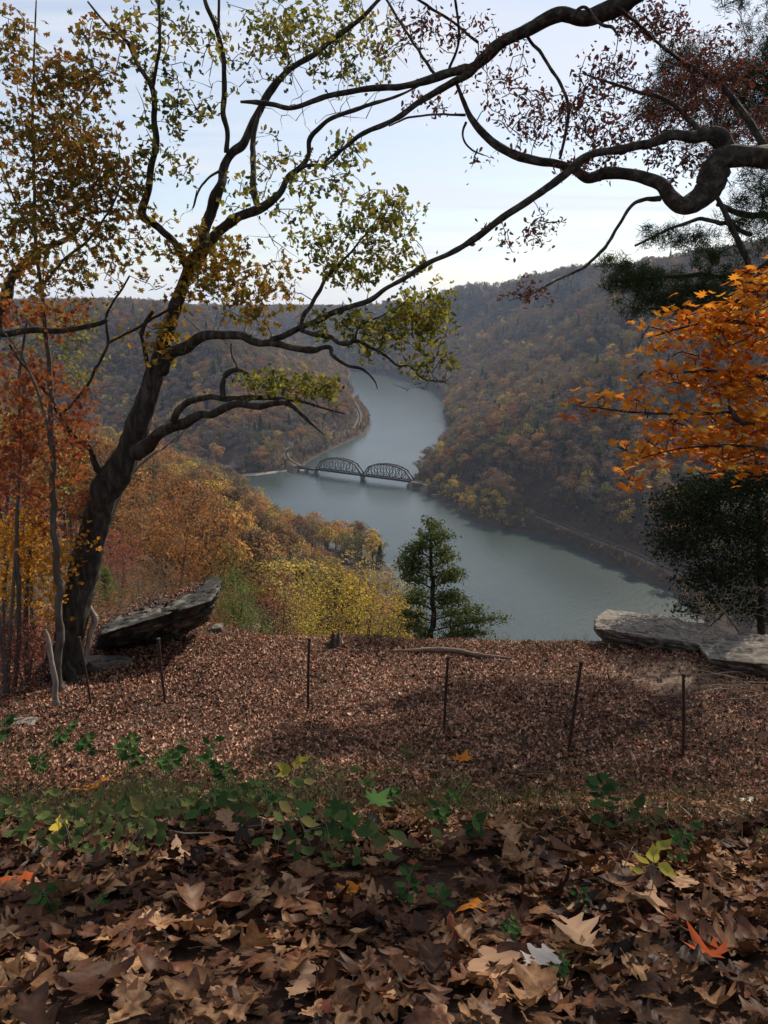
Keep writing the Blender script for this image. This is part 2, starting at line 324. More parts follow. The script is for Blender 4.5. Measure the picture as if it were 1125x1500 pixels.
def build_terrain():
    az = np.concatenate([np.arange(-180, -40, 4.0), np.arange(-40, 40, 0.22), np.arange(40, 180, 4.0)])
    az = np.radians(az); rr = [0.5]
    while rr[-1] < 7500: rr.append(rr[-1] * 1.021 + 0.012)
    rr = np.array(rr); A, Rr = np.meshgrid(az, rr)
    X = Rr * np.sin(A); Y = Rr * np.cos(A); Z = terrain(X, Y)
    na = len(az); nr = len(rr)
    V = np.stack([X, Y, Z], -1).reshape(-1, 3)
    V = np.vstack([V, [[0, 0, gz(0, 0)]]])
    i = np.arange(nr - 1)[:, None]; j = np.arange(na)[None]; j2 = (j + 1) % na
    q = np.stack([i * na + j, i * na + j2, (i + 1) * na + j2, (i + 1) * na + j], -1).reshape(-1, 4)[:, ::-1]
    jj = np.arange(na); t = np.stack([np.full(na, nr * na), jj, (jj + 1) % na], -1)[:, ::-1]
    m, nt, out = mat('forest_floor')
    g = N(nt, 'ShaderNodeNewGeometry'); s = N(nt, 'ShaderNodeSeparateXYZ'); L(nt, g.outputs['Position'], s.inputs[0])
    n1 = N(nt, 'ShaderNodeTexNoise', i_Scale=0.05, i_Detail=8.0, i_Roughness=0.7); L(nt, g.outputs['Position'], n1.inputs['Vector'])
    n2 = N(nt, 'ShaderNodeTexNoise', i_Scale=14.0, i_Detail=8.0, i_Roughness=0.75); L(nt, g.outputs['Position'], n2.inputs['Vector'])
    far = ramp(nt, [(0.3, (0.03, 0.024, 0.02)), (0.5, (0.055, 0.04, 0.03)), (0.7, (0.08, 0.055, 0.035))], n1.outputs[0])
    ner = ramp(nt, [(0.3, (0.012, 0.007, 0.005)), (0.5, (0.045, 0.024, 0.015)), (0.68, (0.13, 0.07, 0.045))], n2.outputs[0])
    mr = N(nt, 'ShaderNodeMapRange'); mr.inputs[1].default_value = 20; mr.inputs[2].default_value = 30; L(nt, s.outputs[1], mr.inputs[0])
    mx = N(nt, 'ShaderNodeMix', data_type='RGBA'); L(nt, mr.outputs[0], mx.inputs[0]); L(nt, ner, mx.inputs[6]); L(nt, far, mx.inputs[7])
    # the worn bare path by the flat rock
    wc = at(985, 992, 13.6); vd = N(nt, 'ShaderNodeVectorMath', operation='DISTANCE'); L(nt, g.outputs['Position'], vd.inputs[0]); vd.inputs[1].default_value = tuple(wc)
    wn = N(nt, 'ShaderNodeMath', operation='MULTIPLY_ADD'); n4 = N(nt, 'ShaderNodeTexNoise', i_Scale=1.6, i_Detail=6.0); L(nt, g.outputs['Position'], n4.inputs['Vector']); L(nt, n4.outputs[0], wn.inputs[0]); wn.inputs[1].default_value = 1.6; L(nt, vd.outputs[1], wn.inputs[2])
    wr = N(nt, 'ShaderNodeMapRange'); wr.inputs[1].default_value = 1.3; wr.inputs[2].default_value = 2.3; wr.inputs[3].default_value = 1.0; wr.inputs[4].default_value = 0.0; L(nt, wn.outputs[0], wr.inputs[0])
    mw = N(nt, 'ShaderNodeMix', data_type='RGBA'); L(nt, wr.outputs[0], mw.inputs[0]); L(nt, mx.outputs[2], mw.inputs[6]); L(nt, ramp(nt, [(.35, (.13, .085, .055)), (.65, (.24, .17, .12))], n2.outputs[0]), mw.inputs[7]); mx = mw
    p = N(nt, 'ShaderNodeBsdfPrincipled'); p.inputs['Roughness'].default_value = 0.95; p.inputs['Specular IOR Level'].default_value = 0.1; L(nt, mx.outputs[2], p.inputs['Base Color'])
    b = N(nt, 'ShaderNodeBump'); b.inputs['Strength'].default_value = 0.7; b.inputs['Distance'].default_value = 0.03; L(nt, n2.outputs[0], b.inputs['Height']); L(nt, b.outputs[0], p.inputs['Normal'])
    L(nt, p.outputs[0], out.inputs[0])
    o = mesh_obj('ground', V, [t, q], m, smooth=True); tag(o, kind='structure')
build_terrain()

def build_water():
    m, nt, out = mat('river_water'); g = N(nt, 'ShaderNodeNewGeometry')
    p = N(nt, 'ShaderNodeBsdfPrincipled'); p.inputs['Roughness'].default_value = 0.24; p.inputs['IOR'].default_value = 1.33
    n0 = N(nt, 'ShaderNodeTexNoise', i_Scale=0.012, i_Detail=4.0); L(nt, g.outputs['Position'], n0.inputs['Vector'])
    L(nt, ramp(nt, [(0.35, (0.026, 0.038, 0.034)), (0.65, (0.038, 0.051, 0.046))], n0.outputs[0]), p.inputs['Base Color'])
    mp = N(nt, 'ShaderNodeMapping'); mp.inputs['Scale'].default_value = (1, 0.5, 1); mp.inputs['Rotation'].default_value = (0, 0, -0.5); L(nt, g.outputs['Position'], mp.inputs[0])
    nz = N(nt, 'ShaderNodeTexNoise', i_Scale=0.35, i_Detail=5.0, i_Roughness=0.6); L(nt, mp.outputs[0], nz.inputs['Vector'])
    b = N(nt, 'ShaderNodeBump'); b.inputs['Strength'].default_value = 0.4; b.inputs['Distance'].default_value = 0.5; L(nt, nz.outputs[0], b.inputs['Height']); L(nt, b.outputs[0], p.inputs['Normal'])
    L(nt, p.outputs[0], out.inputs[0])
    V = [(-7400, -200, WATER), (7400, -200, WATER), (7400, 7400, WATER), (-7400, 7400, WATER)]
    tag(mesh_obj('river_water', V, np.array([[0, 1, 2, 3]]), m), kind='structure')
build_water()

# ------------------------------------------------------------------ railway
def ribbon(name, line, wd, ht, m, parent=None, dz=0.0):
    P = np.asarray(line, float); T = np.gradient(P, axis=0); T[:, 2] = 0; T = unit(T); S = np.stack([T[:, 1], -T[:, 0], 0 * T[:, 0]], -1)
    pr = [(-wd * 0.75, -ht), (-wd / 2, 0), (wd / 2, 0), (wd * 0.75, -ht)]
    V = np.concatenate([(P + S * a + np.array([0, 0, b + dz]))[:, None] for a, b in pr], 1); k = len(P)
    i = np.arange(k - 1)[:, None]; j = np.arange(3)[None]
    q = np.stack([i * 4 + j, i * 4 + j + 1, (i + 1) * 4 + j + 1, (i + 1) * 4 + j], -1).reshape(-1, 4)
    return mesh_obj(name, V.reshape(-1, 3), q, m, parent)
def railway(line, label):
    t = thing('railway_track', label, 'railway track', tuple(line[0]), 'railway tracks along the river banks'); org = line[0]
    P = np.asarray(line); d = np.concatenate([[0], np.cumsum(np.linalg.norm(np.diff(P, axis=0), axis=1))])
    s = np.arange(0, d[-1], 0.5); Q = np.stack([np.interp(s, d, P[:, k]) for k in range(3)], -1)
    T = unit(np.gradient(Q, axis=0)); S = np.stack([T[:, 1], -T[:, 0], 0 * T[:, 0]], -1)
    o = ribbon('ballast_bed', Q[::8] - org, 7.0, 1.0, M['ballast'], t)
    b = MB(); sl = Q[::2] + [0, 0, 0.12]; hx = S[::2]
    for p, x, tt in zip(sl, hx, T[::2]): b.box(p - org, (1.3, 0.13, 0.1), [x, tt, np.array([0, 0, 1.])])
    b.build('sleepers', M['bark2'], t)
    for k in (-0.75, 0.75):
        b = MB(); q = Q[::8] + S[::8] * k + [0, 0, 0.3]
        b.tube(q - org, 0.07, 4); b.build('rail', M['rail'], t)
railway(RAIL_R, 'single railway line running along the wooded bank past the yellow riverside trees')
railway(RAIL_L, 'pale curving railway line leading round the wooded point from the bridge to the far reach')

# ------------------------------------------------------------------ bridge
def bridge():
    A = atz(464, 693.5, WATER); Bm = atz(529, 702, WATER); E = atz(606, 712.5, WATER); W = atz(440, 689, WATER)
    t = thing('railway_truss_bridge', 'black steel railway bridge of two arched truss spans crossing the river', 'bridge', tuple(A))
    dz = 4.6; d = unit(E - A); u = np.array([0, 0, 1.0]); s = np.cross(d, u); org = A
    G = A + u * dz - org; Ln = np.linalg.norm(E - A); half = Ln / 2; Wd = 2.9
    for sp in range(2):
        s0 = sp * half + 1.0; l = half - 2.0; n = 8
        xs = np.linspace(s0, s0 + l, n + 1); hs = [0, 9.6, 12.4, 13.6, 14.0, 13.6, 12.4, 9.6, 0]
        for side in (-1, 1):
            b = MB(); o = s * Wd * side
            bot = [G + d * x + o + u * 1.2 for x in xs]; top = [G + d * x + o + u * (1.2 + h) for x, h in zip(xs, hs)]
            b.bar(bot[0] - d * .4, bot[-1] + d * .4, 0.8, 1.0)
            for k in range(1, n - 1): b.bar(top[k], top[k + 1], 0.95, 1.15)
            b.bar(bot[0], top[1], 0.95, 1.15); b.bar(bot[-1], top[n - 1], 0.95, 1.15)
            for k in range(1, n): b.bar(bot[k], top[k], 0.6)
            for k in range(1, n // 2): b.bar(top[k], bot[k + 1], 0.5); b.bar(bot[k], top[k + 1], 0.3)
            for k in range(n // 2, n - 1): b.bar(bot[k], top[k + 1], 0.5); b.bar(top[k], bot[k + 1], 0.3)
            b.build('side_truss', M['steel'], t)
        b = MB()
        for k in range(1, n):
            h = u * (1.2 + hs[k]); b.bar(G + d * xs[k] - s * Wd + h, G + d * xs[k] + s * Wd + h, 0.35)
            if k < n - 1:
                h2 = u * (1.2 + hs[k + 1])
                b.bar(G + d * xs[k] - s * Wd + h, G + d * xs[k + 1] + s * Wd + h2, 0.2); b.bar(G + d * xs[k] + s * Wd + h, G + d * xs[k + 1] - s * Wd + h2, 0.2)
        b.build('top_bracing', M['steel'], t)
        b = MB(); c0 = G + d * s0; c1 = G + d * (s0 + l)
        b.bar(c0 + u * 0.35 - d * .3, c1 + u * 0.35 + d * .3, 5.0, 0.5)
        for sd in (-1.2, 1.2): b.bar(c0 + s * sd - u * 0.35, c1 + s * sd - u * 0.35, 0.5, 0.9)
        for x in np.arange(s0, s0 + l, 0.8): b.box(G + d * x + u * 0.72, (1.5, 0.15, 0.12), [s, d, u])
        for x in xs: b.bar(G + d * x - s * (Wd + .5) - u * 0.1, G + d * x + s * (Wd + .5) - u * 0.1, 0.5, 0.9)
        b.build('deck', M['steel'], t)
    def pier(x, wl=3.8):
        b = MB(); c = G + d * x
        b.box(c - u * 4.6, (wl, 1.5, 4.0), [s, d, u]); b.box(c - u * 0.75 + u * 0, (wl + .4, 1.9, 0.25), [s, d, u])
        b.box(c - u * 4.6 + s * (wl + 0.2), (0.9, 0.9, 3.6), [unit(s + d), unit(d - s), u])
        b.build('pier', M['concrete'], t)
    pier(0); pier(half); pier(Ln)
    Lw = np.linalg.norm(W - A)
    b = MB(); b.bar(G - d * 1.0 + u * 0.2, G - d * Lw + u * 0.2, 4.6, 0.5)
    for sd in (-2, 2): b.bar(G - d * 0.6 + s * sd - u * 0.3, G - d * Lw + s * sd - u * 0.3, 0.5, 2.4)
    for sd in (-2.4, 2.4):
        b.bar(G - d * 0.6 + s * sd + u * 1.6, G - d * Lw + s * sd + u * 1.6, 0.14)
        for x in np.arange(1, Lw, 2.5): b.bar(G - d * x + s * sd + u * .3, G - d * x + s * sd + u * 1.6, 0.12)
    b.build('approach_span', M['steel'], t); pier(-Lw * 0.5, 3.0); pier(-Lw, 3.4)
    return A, E
BR_A, BR_E = bridge()

def cabin():
    c = atz(342, 688, WATER + 3.5); x, y = c[0], c[1]; z = WATER + 2.2
    t = thing('riverside_cabin', 'low dark cabin with a pale roof beside the water near the bridge', 'cabin', (x, y, z))
    b = MB(); b.box((0, 0, 2.6), (7.5, 4, 1.6)); 
    for sx in (-6.5, -2, 2, 6.5):
        for sy in (-3.3, 3.3): b.box((sx, sy, 0.0), (.25, .25, 1.0))
    b.build('wall', plain('dark_boards', (0.03, 0.026, 0.024)), t)
    b = MB(); V = [(-8.6, -5, 4.1), (8.6, -5, 4.1), (8.6, 5, 4.1), (-8.6, 5, 4.1), (-8.6, 0, 6.0), (8.6, 0, 6.0)]
    b.add(V, [[0, 1, 5, 4], [2, 3, 4, 5]]); b.add(V, [[0, 4, 3], [1, 2, 5]]); b.build('roof', plain('grey_shingle_roof', (0.035, 0.035, 0.037), 0.95), t)
    for sx in (-4, 0, 4):
        b = MB(); b.box((sx, -4.03, 2.8), (0.7, 0.05, 0.6)); b.build('window', plain('cabin_glass', (0.12, 0.14, 0.16), 0.1), t)
cabin()
def dock():
    c = atz(640, 728, WATER); t = thing('floating_dock', 'small dark floating dock with a pale railing below the yellow bank trees', 'dock', tuple(c))
    b = MB(); b.box((0, 0, 0.35), (5, 1.6, 0.3)); b.box((3.5, 3.2, 0.35), (0.9, 2.0, 0.25)); b.build('deck', M['concrete'], t)
    b = MB(); b.bar((-5, 1.4, 2.0), (5, 1.4, 2.0), 0.25, 0.25)
    for x in (-4.8, -1.6, 1.6, 4.8): b.bar((x, 1.4, 0.6), (x, 1.4, 2.0), 0.18)
    b.build('railing', plain('pale_rail_paint', (0.5, 0.5, 0.48)), t)
dock()
def sandbar():
    pts = [(320, 703), (345, 698), (380, 695), (420, 690.5), (446, 689)]
    P = np.array([atz(x, y, WATER) for x, y in pts]); P = spline(P, 5); P[:, 2] = WATER + 0.12
    n = len(P); wd = 3.5 + 2.5 * np.sin(np.linspace(0, 6, n)); V = np.concatenate([P - [0, 1, 0] * wd[:, None], P + [0, 1, 0] * wd[:, None] + [0, 0, 1.2]])
    i = np.arange(n - 1); tag(mesh_obj('shore', V, np.stack([i, i + 1, n + i + 1, n + i], -1), noise_mat('pale_mud', [(0.16, 0.14, 0.11), (0.3, 0.27, 0.23)], 0.3)), kind='structure')
sandbar()
# ------------------------------------------------------------------ far trees
KINDS = {  # kind: (leaf colours, leaf share, words)
    'rust':   ([(0.115, 0.071, 0.039), (0.238, 0.134, 0.065), (0.361, 0.199, 0.092)], 0.9, 'rust brown'),
    'orange': ([(0.202, 0.106, 0.039), (0.374, 0.192, 0.065), (0.547, 0.270, 0.078)], 0.95, 'orange'),
    'gold':   ([(0.274, 0.199, 0.052), (0.461, 0.311, 0.072), (0.649, 0.439, 0.092)], 0.95, 'golden yellow'),
    'olive':  ([(0.102, 0.093, 0.032), (0.187, 0.162, 0.058), (0.288, 0.242, 0.078)], 0.95, 'olive green'),
    'brown':  ([(0.115, 0.078, 0.045), (0.202, 0.134, 0.078), (0.288, 0.192, 0.111)], 0.8, 'dull brown'),
    'bare':   ([(0.144, 0.113, 0.085), (0.231, 0.184, 0.143), (0.331, 0.270, 0.208)], 0.35, 'bare grey'),
    'red':    ([(0.187, 0.071, 0.052), (0.316, 0.113, 0.078), (0.403, 0.156, 0.092)], 0.9, 'dull red'),
    'green':  ([(0.026, 0.040, 0.016), (0.050, 0.071, 0.029), (0.079, 0.106, 0.039)], 1.0, 'dark evergreen')}
KN = list(KINDS)
for k, (cols, sh, _) in KINDS.items(): M['leaf_' + k] = leaf_mat('leaves_' + k, cols, 0.26, 'tree')
M['farbark'] = leaf_mat('far_bark', [(0.07, 0.06, 0.05), (0.15, 0.13, 0.115)], 0.0, 'tree')
TRI = (np.array([[-.5, -.4, 0], [.5, -.4, 0], [0, .6, 0.1]]), np.array([[0, 1, 2]]))
RHO = (np.array([[-.42, 0, .06], [0, -.5, 0], [.42, 0, .06], [0, .5, 0]]), np.array([[0, 1, 2, 3]]))
SLV = (np.array([[-.5, 0, 0], [.5, 0, 0], [0, 1, 0]]), np.array([[0, 1, 2]]))
def far_tree(kind, seed, nl=520, ls=0.95):
    """unit-ish tree 18 m tall: lobed crown of leaf clumps over a forked trunk"""
    global rng
    rng = np.random.default_rng(seed); b = MB(); share = KINDS[kind][1]
    Hh = 18.0
    if kind == 'green':
        b.tube([(0, 0, -1.5), (0, 0, 16.5)], [0.3, 0.05], 5, m=1)
        n = nl * 2; t = rng.random(n) ** 0.8; z = 2.5 + 15 * t; r = (1 - t) ** 0.8 * 3.9 * np.sqrt(rng.random(n)) + 0.15
        a = rng.random(n) * 6.283; lob = 0.75 + 0.25 * np.sin(z * 3.1 + a * 2); P = np.stack([np.cos(a) * r * lob, np.sin(a) * r * lob, z - r * 0.35], -1)
        b.scatter(P, unit(rdir(n) + [0, 0, 1.2]), rdir(n), ls * rng.uniform(.6, 1.2, n), TRI, rng.random(n)); return b
    nb = 9; b.tube([(0, 0, -1.5), (0.2, 0.1, 6), (0.1, 0.3, 11)], [0.34, 0.26, 0.14], 5, m=1, rnd=0.6)
    cen = []
    for k in range(nb):
        a = k * 2.4 + rng.random(); r = rng.uniform(1.2, 4.3); z = rng.uniform(7.5, 15.2) - r * 0.35
        c = np.array([math.cos(a) * r, math.sin(a) * r, z]); cen.append(c); s = np.array([0.1, 0.1, rng.uniform(4, 8)])
        b.tube([s, (s + c) / 2 + [0, 0, -0.3], c + unit(c - s) * 1.5], [0.16, 0.1, 0.03], 3, m=1, rnd=0.7, cap=False)
    cen.append(np.array([0, 0, 14.6])); cen = np.array(cen); rad = rng.uniform(1.9, 3.3, len(cen))
    # twigs
    n = int(nl * (1.3 if kind == 'bare' else 0.5)); i = rng.integers(0, len(cen), n); dd = rdir(n); dd[:, 2] = abs(dd[:, 2]) * 0.8 + 0.1
    P = cen[i] + rdir(n) * (rad[i] * 0.45)[:, None]; D = unit(unit(P - [0, 0, 8]) + 0.7 * dd)
    b.scatter(P, unit(np.cross(D, rdir(n))), D, 1.0, (SLV[0] * [0.09, 2.3, 1], SLV[1]), 0.5 + 0.5 * rng.random(n), 1)
    n = int(nl * share); i = rng.integers(0, len(cen), n); u = rdir(n); u[:, 2] = np.where(u[:, 2] < -0.35, -u[:, 2], u[:, 2])
    P = cen[i] + u * (rad[i] * rng.uniform(.55, 1.08, n))[:, None] * [1.1, 1.1, 0.85]
    b.scatter(P, unit(u + rdir(n) * 0.5), rdir(n), ls * rng.uniform(.5, 1.25, n), RHO, rng.random(n)); return b
PROTO = {}
def proto_mesh(b, name, kind):
    o = b.build(name, [M['leaf_' + kind], M['farbark']]); me = o.data; bpy.data.objects.remove(o); return me
FARM = {k: [proto_mesh(far_tree(k, 100 + 10 * i + v), 'far_' + k, k) for v in range(2)] for i, k in enumerate(KN)}
MIDM = {k: [proto_mesh(far_tree(k, 300 + 10 * i + v, 2600, 0.5), 'mid_' + k, k) for v in range(2)] for i, k in enumerate(KN)}
rng = np.random.default_rng(11)

def visible_tops(x, y, ztop, slack=0.0):
    """True where a point this high shows over the ground in front of it, seen from near the overlook"""
    ok = np.ones(len(x), bool)
    for f in np.linspace(0.03, 0.985, 46):
        xs = x * f; ys = y * f; m = ys > 22
        t = np.full(len(x), -1e9); t[m] = terrain(xs[m], ys[m]); ok &= ~(t > ztop * f + slack + 1.0)
    return ok
def pick_kind(x, y, r, n2):
    """mix of kinds by place: warm low on the far bank, greyer and darker higher up"""
    z = terrain(x, y); hgt = (z + 180) / 200
    near = (y < 660) & (x < 20)
    out = np.empty(len(x), int)
    W = {}
    _ = np.array([.20, .05, .05, .16, .25, .20, .03, .06])          # rust orange gold olive brown bare red green
    low = np.array([.24, .11, .08, .22, .18, .10, .02, .05]); high = np.array([.12, .01, .015, .10, .28, .33, .01, .15]); nr = np.array([.28, .25, .22, .13, .06, .02, .03, .01])
    for i in range(len(x)):
        a = min(max(hgt[i], 0), 1); p = nr if near[i] else low * (1 - a) ** 1.2 + high * (1 - (1 - a) ** 1.2)
        p = p.copy(); q = n2[i]; p[0] *= 0.5 + q; p[5] *= 1.6 - q; p[7] *= 2.2 * (1 - q) ** 1.5; p = p / p.sum()
        out[i] = np.searchsorted(np.cumsum(p), r[i])
    out = np.minimum(out, 7)
    return out
def grid_pts(x0, x1, y0, y1, s):
    xs, ys = np.meshgrid(np.arange(x0, x1, s), np.arange(y0, y1, s)); n = xs.size
    return xs.ravel() + rng.uniform(-.45, .45, n) * s, ys.ravel() + rng.uniform(-.45, .45, n) * s
def forest_points():
    xs, ys, sc = [], [], []
    for y0, y1, s, k in ((34, 130, 5.2, 0.5), (130, 420, 6.5, 0.62), (420, 1250, 9.6, 1.15), (1250, 2300, 11.5, 1.2), (2300, 4400, 17.0, 1.5)):
        x, y = grid_pts(-0.62 * y1 - 30, 0.62 * y1 + 30, y0, y1, s)
        m = (abs(x) < 0.62 * y + 30); x = x[m]; y = y[m]
        xs.append(x); ys.append(y); sc.append(np.full(len(x), k))
    for s_, ymax in ((3.8, 1500),):
        x, y = grid_pts(-330, 420, 400, ymax, s_)
        dR = sdist(x, y, R_POLY); dL = sdist(x, y, L_POLY); m = ((dR > 1) & (dR < 13)) | ((dL > 1) & (dL < 14)) | ((pdist(x, y, RLN) < 17) & (dR > 0)) | ((pdist(x, y, LLN) < 16) & (dL > 0))
        xs.append(x[m]); ys.append(y[m]); sc.append(np.full(m.sum(), 0.0))
    x = np.concatenate(xs); y = np.concatenate(ys); s = np.concatenate(sc) * rng.uniform(.6, 1.35, len(x)); bk = s == 0; s[bk] = rng.uniform(.14, .36, bk.sum())
    z = terrain(x, y); m = z > WATER + 1.0
    m &= (pdist(x, y, RLN) > 11 * np.clip(s, .5, 1)) & ~((y < 800) & (x > 30) & (s < .5) & (pdist(x, y, RLN) < 22) & (s > .27) & (sdist(x, y, R_POLY) < 24) & (sdist(x, y, R_POLY) > 10)) & (pdist(x, y, LLN) > 9 * np.clip(s, .38, 1))
    x, y, z, s = x[m], y[m], z[m], s[m]
    # trees on the low strip between track and water are small
    dR = sdist(x, y, R_POLY); dl = pdist(x, y, RLN); pxx, _, _ = proj(np.stack([x, y, z], -1)); low = (y < 800) & (x > 20) & (dR > 0) & (z < RAIL_Z + 3); s = np.where(low & (s > .5), s * np.where(pxx < 745, .75, .33), s)
    low2 = (s > .5) & (pdist(x, y, LLN) < 22) & (z < RAIL_Z + 2); s = np.where(low2, s * 0.45, s)
    c = atz(342, 688, WATER); m = (np.hypot((x - c[0]) / 1.3, y - c[1]) > 13) & ~((abs(x - c[0]) < 12) & (y < c[1]) & (y > c[1] - 40))
    x, y, z, s = x[m], y[m], z[m], s[m]
    m = visible_tops(x, y, z + 18 * s); x, y, z, s = x[m], y[m], z[m], s[m]
    kd = pick_kind(x, y, rng.random(len(x)), np.clip(fbm(x / 110, y / 110, 77) * 1.8 - .4, 0, 1))
    pxx, _, _ = proj(np.stack([x, y, z], -1)); lw = (y < 800) & (x > 20) & (z < RAIL_Z + 3) & (sdist(x, y, R_POLY) > 0); kd = np.where(lw & (pxx < 745) & (pxx > 640), np.where(rng.random(len(x)) < .7, 2, 3), kd); lb = lw & (pxx >= 745); kd = np.where(lb, np.array([5, 5, 4, 3, 1, 5, 4, 2])[rng.integers(0, 8, len(x))], kd)
    return x, y, z, s, kd
fx, fy, fz, fs, fk = forest_points()
# keep the sight line open where the photograph shows water just past the ledge and clear space round the hand placed plants
ppx, ppy, dep = proj(np.stack([fx, fy, fz + 17 * fs], -1))
def keep_clear():
    lim = np.interp(ppx, [-200, 110, 200, 300, 330, 350, 400, 480, 545, 600, 650, 700, 1300], [575, 618, 655, 690, 706, 726, 760, 803, 836, 870, 915, 935, 935])
    return ~((fy < 500) & (fx < fy * 0.9) & (ppy < lim) & (fz > WATER))
farside = (fy > 430) & ((sdist(fx, fy, R_POLY) > 0) | (sdist(fx, fy, L_POLY) > 0))
K = keep_clear() | farside
fx, fy, fz, fs, fk, ppx, ppy, dep = [a[K] for a in (fx, fy, fz, fs, fk, ppx, ppy, dep)]
print('forest trees', len(fx))
infr = (ppx > -20) & (ppx < 1145) & (ppy > -50)
score = np.where(infr, fs / dep, 0)
# how much of each crown shows past hand-placed things is not known; take the largest in view
order = np.argsort(-score); NIND = 290
ind = order[:NIND]; rest = order[NIND:]
SIZEW = ['slim', 'small', 'broad', 'tall']
def place_word(x, y, z, px, py):
    if y < 450 and (x < y * 0.15):
        d = 'just past the ledge' if y < 60 else ('midway down the near slope' if y < 150 else ('low on the near slope' if y < 280 else 'near the water'))
        c = 'behind the leaning oak' if px < 150 else ('under the oak limbs' if px < 300 else ('beyond the cracked boulder' if px < 380 else ('beside the yellow shrub' if px < 470 else 'behind the cedar')))
        return d + ' ' + c
    a = 'at the water edge' if z < RAIL_Z + 2 else ('just above the railway' if z < -155 else ('low on the far slope' if z < -110 else ('halfway up the far slope' if z < -50 else 'high on the far slope')))
    c = 'by the bridge' if px < 640 else ('beside the yellow bank trees' if px < 720 else ('above the open water' if px < 800 else ('over the straight stretch of track' if px < 900 else 'beneath the maple boughs')))
    return a + ' ' + c
GEO = {}; TREES = []
for n_, i in enumerate(ind):
    k = KN[fk[i]]; v = int(rng.integers(0, 2)); me = (MIDM if dep[i] < 420 else FARM)[k][v]
    o = bpy.data.objects.new('evergreen_tree' if k == 'green' else 'autumn_tree', me); C.objects.link(o)
    TREES.append((o, i)); o.location = (fx[i], fy[i], fz[i]); sx = fs[i] * rng.uniform(.9, 1.15); o.scale = (sx, sx, fs[i]); o.rotation_euler = (0, 0, rng.random() * 6.28)
    sw = SIZEW[min(3, int(4 * np.clip((fs[i] / (0.5 if fy[i] < 130 else 0.62 if fy[i] < 420 else 0.95) - 0.7) / 0.55, 0, 0.99)))]
    tag(o, f"{sw} {KINDS[k][2]} tree {place_word(fx[i], fy[i], fz[i], ppx[i], ppy[i])}", 'tree', 'autumn trees on the valley slopes')
    GEO.setdefault((k, v), o)
def forest_mass():
    me = bpy.data.meshes.new('forest'); n = len(rest); me.vertices.add(n)
    me.vertices.foreach_set('co', np.stack([fx[rest], fy[rest], fz[rest]], -1).astype(np.float32).ravel())
    var = rng.integers(0, 2, n)
    for nm, val, ty in (('kd', fk[rest] * 2 + var, 'INT'), ('sc', fs[rest], 'FLOAT'), ('rt', rng.random(n) * 6.28, 'FLOAT')):
        a = me.attributes.new(nm, ty, 'POINT'); a.data.foreach_set('value', np.asarray(val, np.int32 if ty == 'INT' else np.float32))
    o = bpy.data.objects.new('forest', me); C.objects.link(o); tag(o, 'hazy autumn forest of brown, rust and grey crowns covering both valley sides', 'forest', kind='stuff')
    ng = bpy.data.node_groups.new('forest_points', 'GeometryNodeTree')
    ng.interface.new_socket('Geometry', in_out='INPUT', socket_type='NodeSocketGeometry'); ng.interface.new_socket('Geometry', in_out='OUTPUT', socket_type='NodeSocketGeometry')
    gi = ng.nodes.new('NodeGroupInput'); go = ng.nodes.new('NodeGroupOutput'); jn = ng.nodes.new('GeometryNodeJoinGeometry')
    def attr(nm, ty):
        a = ng.nodes.new('GeometryNodeInputNamedAttribute'); a.data_type = ty; a.inputs[0].default_value = nm; return a.outputs[0]
    kd = attr('kd', 'INT'); sc = attr('sc', 'FLOAT'); rt = attr('rt', 'FLOAT')
    cx = ng.nodes.new('ShaderNodeCombineXYZ'); ng.links.new(rt, cx.inputs[2])
    for ki, k in enumerate(KN):
        for v in range(2):
            # one tree of each sort, an individual of the wood itself, is what the mass repeats
            src = None
            src = FSRC[(k, v)]
            oi = ng.nodes.new('GeometryNodeObjectInfo'); oi.inputs['Object'].default_value = src; oi.inputs['As Instance'].default_value = True
            cp = ng.nodes.new('FunctionNodeCompare'); cp.data_type = 'INT'; cp.operation = 'EQUAL'; ng.links.new(kd, cp.inputs[2]); cp.inputs[3].default_value = ki * 2 + v
            ip = ng.nodes.new('GeometryNodeInstanceOnPoints'); ng.links.new(gi.outputs[0], ip.inputs['Points']); ng.links.new(cp.outputs[0], ip.inputs['Selection'])
            ng.links.new(oi.outputs['Geometry'], ip.inputs['Instance']); ng.links.new(cx.outputs[0], ip.inputs['Rotation']); ng.links.new(sc, ip.inputs['Scale']); ng.links.new(ip.outputs[0], jn.inputs[0])
    ng.links.new(jn.outputs[0], go.inputs[0]); md = o.modifiers.new('trees', 'NODES'); md.node_group = ng
# the mass repeats real trees of the wood: make sure one far individual of each sort exists
FSRC = {}
left = list(rest)
for ki, k in enumerate(KN):
    for v in range(2):
        c = next((i for i in left if fk[i] == ki and fy[i] > 430), None)
        left.remove(c); o = bpy.data.objects.new('evergreen_tree' if k == 'green' else 'autumn_tree', FARM[k][v]); C.objects.link(o)
        o.location = (fx[c], fy[c], fz[c]); o.scale = (fs[c],) * 3
        tag(o, f"{['tall','broad'][v]} {KINDS[k][2]} tree {place_word(fx[c], fy[c], fz[c], ppx[c], ppy[c])}", 'tree', 'autumn trees on the valley slopes'); FSRC[(k, v)] = o; TREES.append((o, c))
rest = np.array(left)
ORD = ['highest', 'second highest', 'third highest', 'fourth highest', 'fifth highest', 'sixth highest', 'seventh highest', 'eighth highest', 'ninth highest', 'tenth highest']
byl = {}
for o, i in TREES: byl.setdefault(o['label'], []).append((ppy[i], o))
for lb, v in byl.items():
    if len(v) > 1:
        for n_, (_, o) in enumerate(sorted(v, key=lambda q: q[0])): o['label'] = (ORD[n_] if n_ < 10 else 'low') + ' ' + lb
for o, _ in TREES:
    if len(o['label'].split()) > 16: o['label'] = o['label'].replace(' near slope', ' slope').replace(' far slope', ' slope')
forest_mass()
